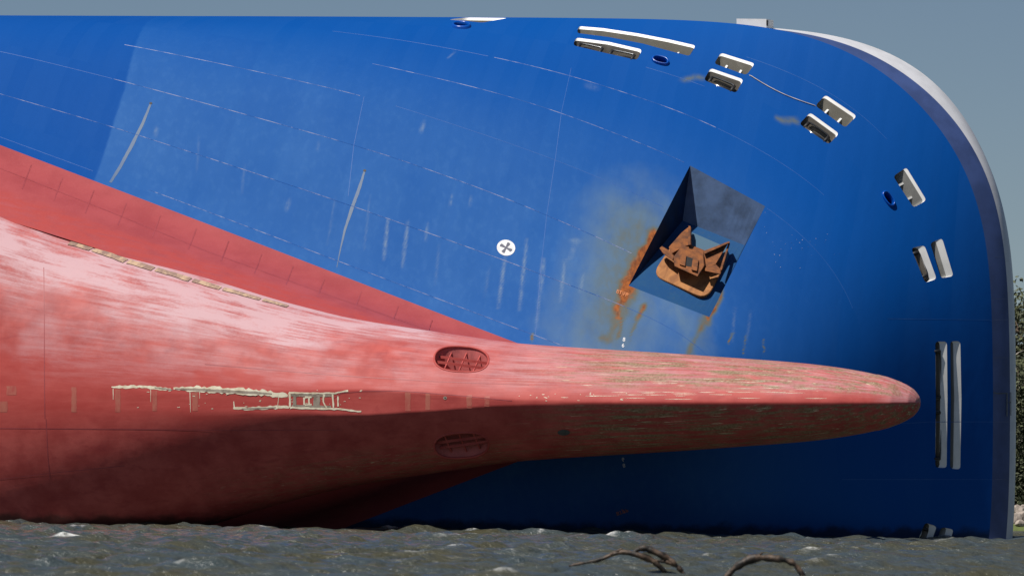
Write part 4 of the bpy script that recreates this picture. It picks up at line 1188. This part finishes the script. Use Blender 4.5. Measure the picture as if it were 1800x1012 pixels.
make_bush(1806, 393, 8.2, 2.2, 22, 'lower shore bush at the right edge above the grass')
make_bush(1880, 398, 5.0, 2.8, 23, 'rounded shore bush further right along the bank')
# small house with a red roof behind the trees
hs = empty('shore_house', shore_xy(1797, 430)); hx, hy, hz = 4.0, 3.0, 5.4
mesh_obj('wall', [(-hx,-hy,0),(hx,-hy,0),(hx,hy,0),(-hx,hy,0),(-hx,-hy,hz),(hx,-hy,hz),(hx,hy,hz),(-hx,hy,hz)], [(0,1,5,4),(1,2,6,5),(2,3,7,6),(3,0,4,7)], simple_mat('house_wall', (0.55,0.52,0.47), .8), hs)
mesh_obj('roof', [(-hx-.4,-hy-.4,hz),(hx+.4,-hy-.4,hz),(hx+.4,hy+.4,hz),(-hx-.4,hy+.4,hz),(-hx-.4,0,hz+1.9),(hx+.4,0,hz+1.9)], [(0,1,5,4),(2,3,4,5),(0,4,3),(1,2,5)], simple_mat('red_roof', (0.30,0.075,0.05), .8), hs)
for wx_ in (-2.2, 0, 2.2): mesh_obj('window', [(wx_-.5,-hy-.01,1.2),(wx_+.5,-hy-.01,1.2),(wx_+.5,-hy-.01,2.6),(wx_-.5,-hy-.01,2.6)], [(0,1,2,3)], M['mark_dark'], hs)
tag(hs, 'small pale house with a red roof behind the shore trees', 'house')

# ------------------------------------------------------------------ driftwood in the foreground
m, nt, b = new_mat('wet_driftwood'); q = NB(nt)
n = q.noise(q.co((1, 1, 1)), 3.0, 6, .65); n2 = q.noise(q.co(), 14, 4)
q.link(q.mix(q.ramp(n, .40, .62), (0.010, 0.007, 0.005), (0.11, 0.07, 0.045)), b.inputs['Base Color']); b.inputs['Roughness'].default_value = .55
q.bump(n2, .6, .03, b); M['drift'] = m
def drift(label, D, branches):
    base = at(branches[0][0][0][0], 1003, D); base.z = 0; t = empty('driftwood_branch', base)
    for line, rads in branches:
        P = [at(x, y + 4, D) - base for x, y in line]; rj = random.Random(len(line) * 7 + int(line[0][0]))
        x = np.array([tuple(p) for p in P]); s = np.linspace(0, 1, len(P)); sq = np.linspace(0, 1, 22)
        pts = cubic(s, x, sq); r_ = .8 * np.interp(sq, s, rads) * np.array([rj.uniform(.62, 1.25) for _ in sq])
        pts[:, 1] += np.array([rj.uniform(-.03, .03) for _ in sq])
        V, Fc = tube(pts, list(r_), 9); mesh_obj('branch', V, Fc, M['drift'], t, True)
    tag(t, label, 'driftwood', 'driftwood in the foreground water'); return t
drift('low ragged driftwood branch with two humps lying on the water', 177.0, [
    ([(1000,990),(1025,985),(1060,977),(1090,966),(1125,972),(1150,983),(1172,1004)], [.03,.05,.08,.11,.13,.10,.07]),
    ([(1110,970),(1128,959),(1150,965),(1172,976),(1190,990),(1204,1006)], [.05,.10,.12,.11,.10,.06]),
    ([(1066,976),(1080,966),(1094,960)], [.05,.06,.03]), ([(1120,972),(1150,980),(1175,984),(1200,998)], [.06,.08,.07,.05])])
drift('dark arched driftwood branch rising from the water near the bottom edge', 175.5, [
    ([(1266,1022),(1284,1001),(1305,985),(1330,976),(1360,977),(1385,981),(1402,993),(1418,1018)], [.10,.13,.13,.14,.15,.11,.10,.10]),
    ([(1318,980),(1332,972),(1342,966)], [.06,.05,.025]), ([(1388,983),(1394,978)], [.05,.02])])
print('tris', sum(len(o.data.polygons) for o in bpy.data.objects if o.type == 'MESH'))
